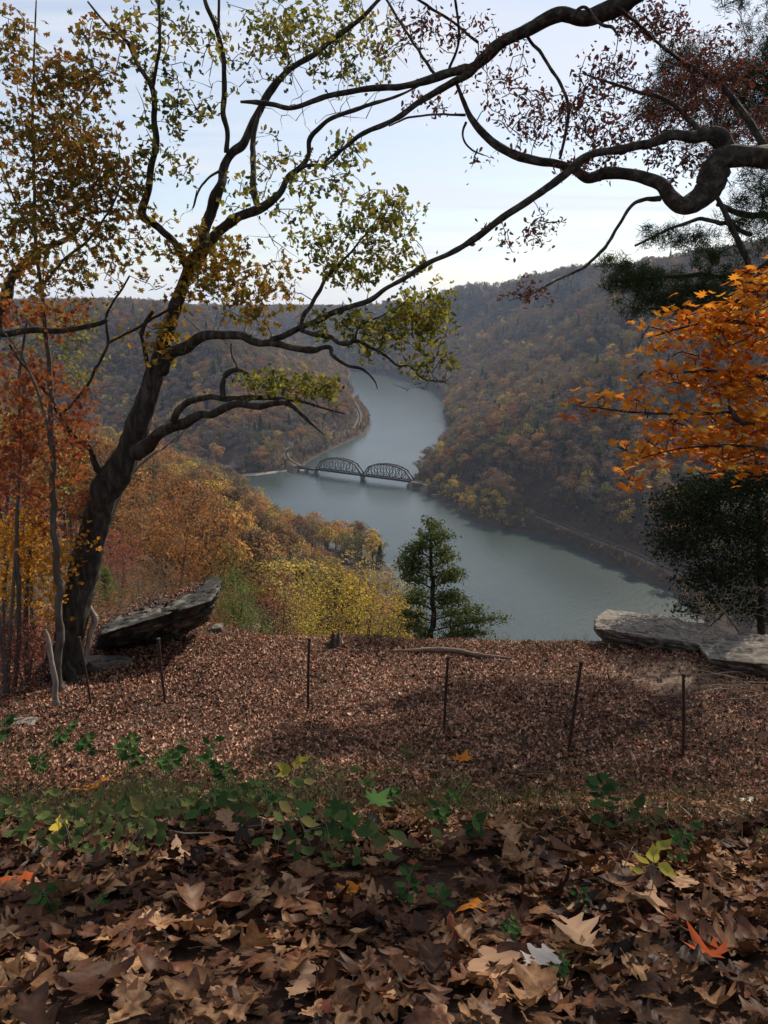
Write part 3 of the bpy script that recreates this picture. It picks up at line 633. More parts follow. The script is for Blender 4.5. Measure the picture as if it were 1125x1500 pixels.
#STAGE3
# ------------------------------------------------------------------ tools for the near plants
def ground_at(px, py, lo=0.8, hi=200.0):
    """where the line of sight through this point of the photo first meets the ground"""
    d = ray(px, py); ys = np.geomspace(lo, hi, 900); P = d[None] * (ys / d[1])[:, None]
    h = terrain(P[:, 0], P[:, 1]); k = np.argmax(P[:, 2] < h) if (P[:, 2] < h).any() else len(ys) - 1
    return np.array([P[k, 0], P[k, 1], h[k]])
def trace(pts, Y, k=8, wob=0.012):
    """a limb read off the photo: (x, y, thickness in pixels) with depth Y (a number or one per end)"""
    p = np.array([q[:2] for q in pts], float); wpx = np.array([q[2] for q in pts], float)
    s = np.concatenate([[0], np.cumsum(np.hypot(*np.diff(p, axis=0).T))]); s /= s[-1]
    Ys = np.interp(s, np.linspace(0, 1, len(Y)), Y) if np.ndim(Y) else np.full(len(p), float(Y))
    P = np.array([at(x, y, yy) for (x, y), yy in zip(p, Ys)]); dep = P[:, 1] * cP - P[:, 2] * sP
    r = wpx * dep / F / 2; Q = spline(P, k); rr = np.interp(np.linspace(0, 1, len(Q)), np.linspace(0, 1, len(r)), r)
    n = len(Q); ph = rng.random(4) * 90; L_ = np.concatenate([[0], np.cumsum(np.linalg.norm(np.diff(Q, axis=0), axis=1))]); f = L_ / (rr.mean() * 5.5 + .02)
    off = np.stack([vnoise(f, f * 0 + q, 1) - .5 for q in ph[:3]], -1)
    Q = Q + np.minimum(rr, 0.08)[:, None] * np.where(rr > .05, 1.7, .9)[:, None] * off; rr = rr * (1 + 0.22 * (vnoise(f * 2.2, f * 0 + ph[3], 2) - .5))
    return Q, rr
def colonise(nodes, ends, step=0.22, r1=0.0042, r0=0.012, jit=0.14, base=None):
    """grow twigs from the nearest existing wood to every end point; returns polylines"""
    nodes = np.asarray(nodes, float); cap = len(nodes) + len(ends) * 14; buf = np.zeros((cap, 3)); buf[:len(nodes)] = nodes; n = len(nodes)
    d0 = np.min(np.linalg.norm(ends[:, None] - nodes[None, ::max(1, len(nodes) // 200)], axis=2), 1); out = []
    for i in np.argsort(d0):
        e = ends[i]; k = np.argmin(((buf[:n] - e) ** 2).sum(1)); p = buf[k]; Ln = np.linalg.norm(e - p); m = int(min(max(Ln / step, 2), 12)) + 1
        t = np.linspace(0, 1, m)[:, None]; q = p * (1 - t) + e * t + rng.normal(size=(m, 3)) * jit * Ln * np.sin(t * math.pi) * 0.55 + np.array([0, 0, 0.10 * Ln]) * np.sin(t * math.pi)
        out.append((q, np.linspace(min(r0, 0.004 + 0.006 * Ln) * 1.2, r1, m)))
        if n + m < cap: buf[n:n + m - 1] = q[1:]; n += m - 1
    return out
def ends_from(clusters, dens=1.0):
    E = []
    for c in clusters:
        px, py, rx, ry, Y, dY, n = c[:7]; n = max(3, int(n * dens)); u = rng.normal(size=(n * 3, 2)) * 0.62; u = u[(u ** 2).sum(1) < 1.15][:n]
        for a, b in u: E.append(at(px + rx * a, py + ry * b, max(1.2, Y + dY * rng.uniform(-1, 1))))
    return np.array(E)
def strip_leaf(ts, ws, curl=0.0, cup=0.0, twist=0.0, sweep=0.0):
    """leaf of rows along the midrib, length 1: widths alternate for lobes"""
    V = []; 
    for t, wd in zip(ts, ws):
        z0 = curl * (t - 0.4) ** 2 * 2 + 0.03 * math.sin(t * 9)
        for s in (-1, 0, 1):
            x = s * wd; V.append((x + 0.04 * math.sin(6 * t), t + sweep * abs(x) - 0.5, z0 + cup * abs(x) ** 1.3 * 2 + twist * x * (t - .5)))
    V = np.array(V); Fq = []
    for i in range(len(ts) - 1):
        for j in (0, 1): a = i * 3 + j; Fq.append([a, a + 1, a + 4, a + 3])
    return V, np.array(Fq)
def oak_leaf(curl, cup, twist, nl=3.6, ph=0.0, wd=.40):
    ts = np.linspace(0, 1, 23); env = np.sin(np.clip((ts - .1) / .9, 0, 1) ** 1.15 * math.pi) ** .7; lob = .5 + .5 * np.cos((ts * nl + ph) * 2 * math.pi + math.pi); ws = .016 + wd * env * (.30 + .70 * lob ** .8)
    ws[-1] = .01; V, Fq = strip_leaf(ts, ws, curl * .7, cup * .6, twist * .7, 0.24); V[:, 2] += .022 * np.sin(V[:, 1] * 11 + V[:, 0] * 9) + .02 * np.sin(V[:, 0] * 23); return V, Fq, np.where(np.arange(len(V)) % 3 == 1, .10, -.03)
def oval_leaf(curl=0.3, cup=0.2, wd=.26): return strip_leaf([0, .2, .5, .8, 1.0], [.01, wd * .8, wd, wd * .6, .01], curl, cup)
def maple_leaf(curl=0.25):
    pr = [(0, -.5), (.10, -.22), (.34, -.34), (.30, -.18), (.52, -.02), (.28, .02), (.42, .30), (.16, .16), (.12, .34), (0, .62)]
    ring = [(x, y) for x, y in pr] + [(-x, y) for x, y in pr[-2:0:-1]]; V = [(0, -.08, 0)] + [(x, y, curl * (x * x + y * y) * (1 + .5 * math.sin(5 * x + 3 * y))) for x, y in ring]
    n = len(ring); return np.array(V), np.array([[0, 1 + i, 1 + (i + 1) % n] for i in range(n)])
OAKS = [oak_leaf(*a) for a in ((.15, .1, .2, 3.6), (-.3, .3, .3, 3.2, .1, .44), (.4, -.3, -.3, 4.1, 0, .36), (.2, .6, .2, 3.6, .2, .42), (-.25, -.45, .5, 2.8, 0, .5), (.5, .25, -.6, 4.4, .1, .34))]
MAPS = [maple_leaf(c) for c in (.25, -.35, .8, -0.9)]
OVAL = oval_leaf(); NARROW = oval_leaf(.4, .3, .15)
SMALLOAK = strip_leaf([0, .25, .42, .6, .8, 1.0], [.02, .26, .10, .34, .12, .02], .3, .25, .4, .2)
NEEDLE = (np.array([[-.5, 0, 0], [.5, 0, 0], [0, 1, 0]]), np.array([[0, 1, 2]]))
def leafclumps(b, ends, per, spread, size, tpls, up=0.4, droop=0.3, jitter=.35):
    n = len(ends) * per; P = np.repeat(ends, per, 0) + rng.normal(size=(n, 3)) * spread; r = rng.random(n)
    Nn = unit(rdir(n) + [0, 0, up]); D = unit(rdir(n) + [0, 0, -droop]); S = size * rng.uniform(1 - jitter, 1 + jitter, n); cr = np.clip(np.repeat(rng.random(len(ends)), per) * 0.6 + r * 0.45, 0, 1)
    k = rng.integers(0, len(tpls), n)
    for i, tp in enumerate(tpls):
        m = k == i
        if m.any(): b.scatter(P[m], Nn[m], D[m], S[m], tp, cr[m])
def tree_parts(t, org, limbs, clusters, leafmat, size, per, spread, tpls=None, bark='bark', step=.22, dens=1.0, up=.4, droop=.3, trunkname='trunk', r0=.012, extra_nodes=None, sides=9, crown='crown', ends=None, twig=None):
    """limbs: [(part name, (points, radii)), ...]; one mesh per limb, one for the twigs, one for the leaves"""
    nodes = []
    for nm, (Q, rr) in limbs:
        b = MB(); b.tube(Q, rr, 20 if rr.max() > .045 else 7, rough=.30 if rr.max() > .045 else 0); b.build(nm, M[bark], t, True, org); nodes.append(Q[len(Q) // 4:] if nm == trunkname else Q)
    if not clusters and ends is None: return
    E = ends_from(clusters, dens) if ends is None else ends
    b = MB()
    for q, r in colonise(np.vstack(nodes), E, step, r0=r0): b.tube(q, r, 4, cap=False)
    b.build('twigs', M[twig or bark], t, True, org)
    if leafmat:
        b = MB(); leafclumps(b, E, per, spread, size, tpls or [SMALLOAK], up, droop); b.build(crown, M[leafmat], t, False, org)
LM = lambda n, c, tr=.45, **k: M.__setitem__(n, leaf_mat(n, c, tr, **k))
LM('oak_green_yellow', [(0.035, 0.05, 0.014), (0.075, 0.09, 0.02), (0.16, 0.16, 0.03), (0.30, 0.25, 0.045), (0.24, 0.14, 0.03)], .45)
LM('oak_rusty', [(0.04, 0.045, 0.015), (0.10, 0.095, 0.022), (0.19, 0.12, 0.025), (0.26, 0.10, 0.025), (0.16, 0.15, 0.03)], .45)
LM('amber', [(0.09, 0.07, 0.02), (0.20, 0.14, 0.03), (0.34, 0.16, 0.02), (0.16, 0.15, 0.03), (0.30, 0.24, 0.04)], .4)
LM('orange_gold', [(0.36, 0.13, 0.015), (0.50, 0.24, 0.03), (0.55, 0.30, 0.05)], .45)
LM('red_orange', [(0.15, 0.03, 0.018), (0.27, 0.075, 0.028), (0.34, 0.14, 0.035)], .4)
LM('maple_orange', [(0.36, 0.045, 0.012), (0.50, 0.13, 0.015), (0.58, 0.19, 0.02), (0.62, 0.27, 0.03), (0.66, 0.38, 0.06)], .5)
LM('dry_redbrown', [(0.045, 0.025, 0.022), (0.10, 0.04, 0.03), (0.20, 0.055, 0.035)], .3)
LM('dry_dark', [(0.03, 0.022, 0.02), (0.07, 0.05, 0.04)], .2)
LM('needles_dark', [(0.012, 0.02, 0.009), (0.03, 0.045, 0.018), (0.055, 0.07, 0.03)], .15)
LM('hemlock_dark', [(0.006, 0.010, 0.005), (0.016, 0.022, 0.010), (0.035, 0.042, 0.016)], .1)
LM('needles_green', [(0.022, 0.036, 0.014), (0.065, 0.085, 0.028), (0.14, 0.155, 0.045)], .35)
LM('needles_bright', [(0.05, 0.10, 0.02), (0.11, 0.18, 0.04), (0.2, 0.27, 0.07)], .45)
LM('shrub_yellow', [(0.200, 0.163, 0.037), (0.450, 0.325, 0.056), (0.625, 0.450, 0.075)], .5)
LM('shrub_rust', [(0.175, 0.075, 0.037), (0.325, 0.138, 0.050), (0.475, 0.213, 0.075)], .4)
LM('shrub_red', [(0.150, 0.050, 0.037), (0.300, 0.088, 0.062), (0.375, 0.150, 0.088)], .4)
LM('shrub_olive', [(0.075, 0.075, 0.025), (0.175, 0.163, 0.044), (0.325, 0.288, 0.088)], .45)
LM('shrub_pale', [(0.22, 0.22, 0.08), (0.36, 0.34, 0.14), (0.46, 0.42, 0.18)], .45)

# ------------------------------------------------------------------ the leaning oak
base = ground_at(95, 992); OY = base[1]; print('oak base', base)
SLIM = .84
t = thing('leaning_oak_tree', 'big dark leaning oak with forked trunk and twisting limbs beside the cracked boulder', 'oak tree', tuple(base))
limbs = [
 ('trunk', trace([(90, 1012, 74), (97, 975, 56), (101, 930, 50), (110, 880, 50), (122, 815, 52), (135, 765, 50), (150, 722, 52), (172, 690, 50), (190, 650, 46), (206, 600, 43), (222, 560, 36), (238, 520, 32), (250, 480, 27), (264, 438, 24), (276, 405, 23), (288, 378, 24)], [OY, OY, OY - .3, OY - .6])),
 ('branch', trace([(278, 402, 15), (272, 385, 14), (258, 352, 12), (237, 335, 12), (213, 313, 14), (217, 280, 12), (225, 240, 12), (229, 200, 11), (225, 165, 11), (222, 128, 9), (202, 95, 7), (186, 62, 6), (160, 40, 5), (128, 2, 3)], [OY - .6, OY - 1.5, OY - 2])),
 ('branch', trace([(223, 128, 7), (229, 98, 6), (234, 65, 6), (233, 20, 5), (233, -25, 4)], [OY - 1.7, OY - 2])),
 ('branch', trace([(284, 390, 19), (295, 345, 18), (311, 303, 20), (326, 272, 16), (330, 245, 15), (338, 222, 16), (355, 208, 15), (372, 182, 14), (391, 143, 13), (416, 110, 11), (450, 85, 10), (486, 58, 9), (530, 25, 8), (560, -5, 6), (600, -40, 4)], [OY - .6, OY, OY + .6])),
 ('branch', trace([(334, 222, 10), (332, 190, 9), (328, 160, 9), (328, 115, 9), (325, 72, 8), (316, 38, 8), (303, 8, 8), (295, -25, 6)], [OY - .3, OY - .9])),
 ('branch', trace([(321, 40, 5), (321, 10, 5), (320, -25, 4)], OY - .8)),
 ('branch', trace([(287, 384, 17), (300, 366, 19), (318, 345, 19), (342, 328, 18), (370, 310, 16), (398, 298, 15), (414, 282, 12), (425, 260, 11), (440, 245, 10), (452, 228, 9), (454, 207, 9), (464, 192, 8), (485, 174, 8), (522, 160, 7), (563, 146, 6), (600, 133, 4), (640, 110, 3)], [OY - .6, OY - 1.2, OY - 2.0])),
 ('branch', trace([(378, 303, 13), (374, 283, 11), (369, 255, 11), (368, 225, 10), (371, 198, 9), (380, 165, 8)], [OY - .9, OY - .3])),
 ('branch', trace([(438, 246, 7), (458, 241, 6), (480, 240, 5), (503, 217, 5), (530, 195, 4), (563, 180, 3)], [OY - 1.6, OY - 2.2])),
 ('branch', trace([(322, 250, 5), (303, 262, 4), (291, 280, 4), (282, 305, 3)], OY - .8)),
 ('branch', trace([(238, 546, 22), (250, 528, 22), (264, 512, 20), (290, 497, 17), (325, 493, 17), (370, 497, 15), (398, 506, 13), (425, 512, 12), (455, 516, 12), (470, 511, 9), (483, 511, 9), (487, 522, 7), (508, 534, 6), (530, 540, 5), (548, 558, 3), (553, 570, 1.5)], [OY - .4, OY - 1.5, OY - 2.5])),
 ('branch', trace([(400, 500, 10), (415, 493, 11), (440, 480, 10), (470, 465, 10), (500, 452, 9), (540, 440, 9), (563, 424, 8), (600, 403, 6), (640, 381, 4)], [OY - 1.5, OY - 2.4])),
 ('branch', trace([(440, 484, 8), (460, 490, 8), (482, 494, 8), (507, 503, 8), (521, 499, 7), (545, 509, 6), (566, 523, 5), (582, 536, 4), (601, 537, 3), (621, 555, 3), (655, 561, 1.5)], [OY - 1.8, OY - 3])),
 ('branch', trace([(520, 497, 4), (527, 478, 4), (558, 463, 3), (587, 447, 3), (613, 430, 1.5)], OY - 2.4)),
 ('branch', trace([(440, 481, 7), (446, 462, 8), (455, 446, 7), (469, 425, 7), (478, 408, 6), (500, 385, 5), (530, 350, 3), (552, 322, 1.5)], [OY - 1.8, OY - 1.2])),
 ('branch', trace([(196, 668, 30), (206, 655, 27), (222, 638, 23), (250, 620, 19), (290, 611, 15), (330, 600, 13), (372, 594, 12), (405, 589, 11), (425, 594, 9), (440, 606, 7), (458, 622, 5), (475, 637, 2)], [OY - .3, OY - 1.5, OY - 2.2])),
 ('branch', trace([(250, 616, 12), (262, 604, 13), (276, 591, 12), (300, 585, 11), (335, 581, 11), (388, 582, 8), (440, 588, 6), (470, 597, 4), (505, 606, 2)], [OY - 1, OY - 1.4, OY - 2.6])),
 ('branch', trace([(326, 582, 11), (325, 563, 10), (332, 548, 9), (348, 541, 8), (363, 547, 4)], OY - 1.3)),
 ('branch', trace([(350, 543, 3), (340, 520, 3), (338, 503, 3)], OY - 1.3)),
 ('branch', trace([(156, 698, 14), (148, 685, 13), (133, 660, 10), (114, 644, 9), (92, 615, 9), (72, 580, 8), (52, 552, 7), (30, 528, 5), (14, 505, 4)], [OY - .1, OY - 1])),
 ('branch', trace([(93, 602, 5), (110, 588, 5), (128, 563, 5), (146, 530, 5), (158, 503, 5), (155, 468, 5), (164, 445, 4), (178, 424, 4), (190, 404, 3)], [OY - .6, OY - 1])),
 ('branch', trace([(158, 502, 5), (180, 492, 4), (205, 478, 5), (235, 460, 5), (250, 452, 4)], [OY - .8, OY - .6])),
 ('branch', trace([(206, 490, 9), (214, 470, 7), (225, 455, 6)], OY - .7)),
 ('branch', trace([(218, 568, 9), (217, 535, 7), (210, 505, 8), (206, 488, 6)], OY - .5)),
]
limbs = [(n_, (q_, r_ * SLIM)) for n_, (q_, r_) in limbs]
for _ in range(5):   # root flare
    a = _ * 1.256 + .4; limbs.append(('root', (spline([base + [math.cos(a) * .12, math.sin(a) * .12, .55], base + [math.cos(a) * .38, math.sin(a) * .38, .12], base + [math.cos(a) * .8, math.sin(a) * .8, gz(base[0] + math.cos(a) * .8, base[1] + math.sin(a) * .8) - base[2] - .08]], 4), np.linspace(.16, .05, 9))))
tw = trace([(420, 200, 3), (440, 190, 2)], OY)[0]
oak_cl = [(470, 40, 110, 55, OY + .3, .8, 75), (400, 60, 90, 70, OY - .2, .8, 40), (520, 90, 70, 55, OY, .8, 30), (240, 60, 90, 65, OY - 1.6, .6, 45), (240, 170, 40, 60, OY - 1.6, .5, 12), (285, 150, 60, 35, OY - 1.4, .4, 14), (265, 240, 25, 35, OY - 1.3, .4, 8),
          (400, 250, 50, 60, OY - 1.2, .5, 22), (500, 220, 45, 25, OY - 1.9, .4, 12), (470, 270, 40, 35, OY - 1.6, .4, 16), (345, 290, 40, 30, OY - .7, .4, 8),
          (560, 320, 60, 45, OY - 1.2, .5, 60), (500, 360, 60, 50, OY - 1.3, .5, 45), (440, 330, 35, 40, OY - 1.1, .5, 10), (590, 380, 40, 35, OY - 1.4, .5, 26), (520, 400, 50, 25, OY - 1.5, .5, 22),
          (610, 470, 55, 40, OY - 2.4, .6, 60), (560, 490, 60, 35, OY - 2.4, .5, 30), (640, 450, 35, 35, OY - 2.5, .4, 18), (500, 475, 50, 25, OY - 2, .4, 22), (630, 530, 40, 25, OY - 2.8, .4, 12),
          (440, 565, 60, 18, OY - 2, .4, 34), (385, 560, 35, 18, OY - 1.6, .3, 18), (480, 575, 30, 14, OY - 2.3, .3, 10), (210, 230, 30, 60, OY - 1.7, .4, 10)]
tree_parts(t, base, limbs, oak_cl, 'oak_green_yellow', 0.095, 5, 0.062, [SMALLOAK, OVAL], dens=1.6, sides=14)
# bare twig ends drawn without leaves
b = MB(); nodes = np.vstack([q for _, (q, r) in limbs[1:] if len(q) > 8]); E = ends_from([(620, 555, 45, 30, OY - 2.9, .3, 16), (480, 600, 50, 20, OY - 2.4, .3, 16), (540, 130, 60, 50, OY - .6, .6, 14), (300, 90, 60, 60, OY - 1.2, .5, 12), (330, 470, 60, 40, OY - 1, .5, 12), (410, 150, 60, 60, OY - .4, .5, 14), (270, 310, 40, 40, OY - 1, .3, 6), (650, 560, 30, 20, OY - 3, .3, 10), (570, 60, 60, 60, OY, .6, 24), (400, 380, 60, 60, OY - 1, .6, 16), (450, 130, 80, 80, OY - .5, .8, 26), (240, 100, 60, 80, OY - 1.6, .6, 14), (520, 260, 60, 40, OY - 1.8, .5, 10), (360, 430, 60, 40, OY - 1, .5, 14)])
for q, r in colonise(nodes, E, .15, r1=.002, r0=.008): b.tube(q, r, 3, cap=False)
b.build('bare_twigs', M['bark'], t, True, base)
# the amber leaves round the fork
ce = [(290, 370, 55, 30, OY - .9, .4, 46), (350, 400, 60, 40, OY - 1.0, .4, 70), (400, 430, 30, 25, OY - 1.2, .3, 26), (300, 430, 60, 30, OY - .9, .4, 36), (380, 465, 40, 20, OY - 1.4, .3, 16), (230, 480, 40, 30, OY - .6, .3, 14), (190, 400, 35, 20, OY - 1, .3, 10), (250, 510, 30, 15, OY - .7, .2, 8), (265, 350, 40, 25, OY - .9, .3, 14)]
E = ends_from([(a_, b_, c_ * 1.15, d_ * 1.15, e_, f_, n_) for a_, b_, c_, d_, e_, f_, n_ in ce], .72); b = MB(); k0 = len(E) // 2
for q, r in colonise(nodes, E, .2): b.tube(q, r, 4, cap=False)
b.build('amber_twigs', M['bark'], t, True, base); b = MB(); leafclumps(b, E, 6, .10, .115, [SMALLOAK, OAKS[1], MAPS[1]]); b.build('amber_leaves', M['amber'], t, False, base)
base = ground_at(88, 1012); SY = base[1]
t = thing('oak_sapling', 'tall thin grey-stemmed oak sapling rising against the leaning oak with rusty leaves', 'sapling', tuple(base))
limbs = [('trunk', trace([(88, 1015, 13), (87, 960, 11), (86, 880, 11), (83, 800, 10), (76, 740, 10), (78, 690, 9), (74, 640, 8), (76, 590, 8), (70, 520, 7), (66, 470, 6), (58, 400, 6), (52, 340, 5), (50, 260, 5), (48, 180, 4), (50, 90, 3), (53, 0, 2)], [SY, SY, SY - .8])),
         ('branch', trace([(74, 640, 5), (50, 560, 4), (20, 505, 3), (-10, 470, 2)], SY - .6)), ('branch', trace([(60, 420, 5), (95, 380, 4), (130, 350, 4), (165, 300, 3), (180, 260, 2)], [SY - .4, SY - 1.2])),
         ('branch', trace([(53, 350, 4), (25, 300, 3), (0, 240, 3)], SY - .8)), ('branch', trace([(49, 240, 4), (80, 200, 3), (120, 150, 3), (150, 110, 2)], [SY - .5, SY - 1]))]
cl = [(110, 240, 75, 60, SY - .9, .6, 110), (60, 320, 75, 60, SY - .8, .6, 100), (150, 290, 60, 50, SY - 1, .5, 60), (70, 190, 70, 50, SY - .8, .6, 55), (80, 110, 70, 35, SY - .8, .5, 45), (130, 120, 60, 30, SY - 1.0, .4, 26), (30, 400, 60, 45, SY - .7, .5, 30), (180, 350, 40, 30, SY - .9, .4, 16), (130, 380, 60, 40, SY - .9, .4, 24), (15, 60, 30, 60, SY - .8, .4, 26), (20, 220, 40, 70, SY - .8, .4, 30), (150, 50, 60, 35, SY - 1.0, .5, 16)]
tree_parts(t, base, limbs, cl, 'oak_rusty', 0.105, 6, 0.10, [SMALLOAK, OAKS[0], MAPS[0]], bark='sapbark', dens=1.1, twig='bark')
# red-orange and orange-gold young trees at the left
def young(name, label, px, py, clusters, lm, size, per, tpls, top, dY=0.0, w0=6, bark='sapbark', dens=1.0, cat='young tree', **kw):
    base = ground_at(px, py); Y = base[1] + dY
    t = thing(name, label, cat, tuple(base)); P0 = [(px, py, w0)] + [(x, y, wd) for x, y, wd in top]
    limbs = [('trunk', trace(P0, [base[1], Y]))]
    cl = [(a, b_, c, d, Y + e, f, n) for a, b_, c, d, e, f, n in clusters]
    tree_parts(t, base, limbs, cl, lm, size, per, size * 1.1, tpls, bark=bark, dens=dens, **kw); return t
young('red_maple_sapling', 'crimson and orange leafed maple sapling behind the thin grey sapling stem', 22, 1010, [(30, 560, 60, 45, 0, .8, 80), (60, 640, 60, 50, 0, .8, 70), (25, 700, 50, 40, 0, .7, 45), (110, 590, 30, 40, 0, .5, 26), (80, 470, 45, 30, 0, .5, 22), (30, 460, 40, 25, 0, .5, 24), (110, 450, 30, 20, 0, .4, 10), (130, 680, 40, 50, 1, .6, 34), (20, 640, 40, 60, 0, .5, 50), (70, 740, 60, 40, .6, .6, 50), (100, 650, 40, 40, .5, .6, 24)], 'red_orange', .08, 7, [MAPS[0], MAPS[1]], [(28, 900, 7), (24, 780, 6), (30, 660, 5), (28, 560, 4), (40, 470, 3)], w0=7)
young('golden_sapling', 'low orange-gold leafed sapling in front of the pale background stems', 40, 1000, [(45, 800, 50, 30, 0, .5, 70), (20, 850, 45, 35, 0, .5, 60), (80, 840, 35, 30, 0, .5, 34), (30, 770, 50, 22, 0, .4, 36), (60, 890, 40, 20, 0, .4, 22), (110, 800, 30, 30, 0, .3, 14)], 'orange_gold', .085, 5, [OVAL, MAPS[0]], [(38, 930, 8), (40, 860, 6), (45, 790, 4)], w0=6, dens=1.5)
young('olive_sapling', 'olive and yellow leafed sapling thick with twigs behind the crimson sapling', 5, 985, [(60, 500, 60, 60, 1, 1, 50), (20, 600, 60, 60, 1, 1, 40), (100, 540, 50, 50, 1, 1, 34), (60, 720, 60, 40, 1, .8, 34), (110, 470, 50, 30, 1, .6, 24)], 'shrub_olive', .09, 6, [OVAL], [(8, 800, 7), (20, 650, 5), (45, 520, 3)], dY=1.5, w0=6, dens=1.4)
young('rusty_brush_sapling', 'dull red leafed brushy sapling low behind the pale broken snag', 10, 1020, [(20, 930, 45, 40, .5, .6, 60), (70, 780, 50, 50, 2, .8, 40), (20, 760, 45, 50, 1.5, .8, 50), (50, 960, 30, 30, 1, .4, 26), (10, 700, 40, 50, 1.8, .8, 40)], 'shrub_red', .07, 6, [OVAL], [(14, 950, 6), (20, 850, 5), (25, 760, 3)], dY=.5, w0=6, dens=1.6)
# branch of a tree beyond the frame
def bare_stem(name, label, cat, pts, Y, barkm, sides=8, cl=None, lm=None):
    Q, r = trace(pts, Y); base = Q[0]; t = thing(name, label, cat, tuple(base)); b = MB(); b.tube(Q, r, sides); b.build('stem', M[barkm], t, True, base)
    if cl is not None:
        E = ends_from(cl); b = MB()
        for q, rr in colonise(Q, E, .15, r1=.003, r0=.012): b.tube(q, rr, 4, cap=False)
        b.build('twigs', M[barkm], t, True, base)
    return t
g = ground_at(82, 1034)
bare_stem('broken_snag', 'bark-stripped broken snag leaning in front of the oak foot', 'dead tree', [(85, 1038, 9), (81, 1012, 8), (78, 985, 8), (72, 955, 7), (68, 930, 6), (67, 922, 2)], [g[1], g[1] + .1], 'dead', 8)
g = ground_at(133, 968)
t = bare_stem('twisted_dead_sapling', 'twisted bleached dead sapling between the oak trunk and the boulder', 'dead tree', [(124, 972, 9), (128, 948, 8), (132, 925, 8), (136, 905, 9), (130, 888, 7), (125, 865, 4), (127, 845, 3)], [13.4, 13.6], 'dead', 8, [(170, 890, 50, 18, 13.6, .3, 12), (150, 850, 25, 25, 13.6, .3, 6)])
bare_stem('fallen_bleached_branch', 'bleached forking dead branch slanting behind the oak trunk over the slope', 'dead branch', [(140, 800, 6), (165, 750, 6), (185, 705, 6), (205, 680, 5), (225, 665, 4), (250, 648, 3), (280, 622, 1.5)], [15.5, 15], 'dead', 6, [(255, 655, 30, 12, 15, .2, 8), (235, 680, 30, 14, 15, .2, 5)])
for k, (pts, Y) in enumerate([([(42, 1000, 9), (37, 930, 9), (34, 870, 8), (30, 800, 6), (28, 700, 4)], 15.2), ([(58, 985, 7), (47, 900, 8), (46, 830, 6), (54, 740, 5)], 16.5), ([(10, 1030, 7), (4, 960, 6), (-2, 900, 5)], 12.2), ([(20, 1020, 5), (12, 975, 4), (6, 900, 4), (12, 820, 3)], 13)]):
    bare_stem('bare_sapling', ['pale straight bare stem behind the broken snag', 'darker bare stem a step behind the pale straight one', 'crooked thin stem at the outer edge of the brush', 'thinnest bare stem leaning among the red brush'][k], 'bare sapling', pts, Y, 'dead' if k == 0 else 'sapbark', 7, [(pts[2][0] + 20, pts[2][1], 30, 50, Y, .3, 12)])
bare_stem('overhanging_limb', 'thick dark bare limb reaching in behind the thin sapling stems', 'tree limb', [(-60, 470, 12), (0, 485, 10), (50, 483, 9), (90, 484, 8), (115, 481, 8), (145, 474, 7), (158, 468, 5)], [12.5, 12.2], 'bark', 8, [(60, 450, 60, 30, 12.3, .4, 16)])
bare_stem('leaning_bare_limb', 'dark leaning limb crossing behind the thin sapling under the rusty leaves', 'tree limb', [(-10, 500, 22), (8, 440, 18), (25, 400, 14), (50, 378, 12), (75, 362, 9), (105, 345, 7), (120, 330, 5)], [14, 13.5], 'bark2', 8, [(120, 380, 60, 30, 13.5, .4, 18)])
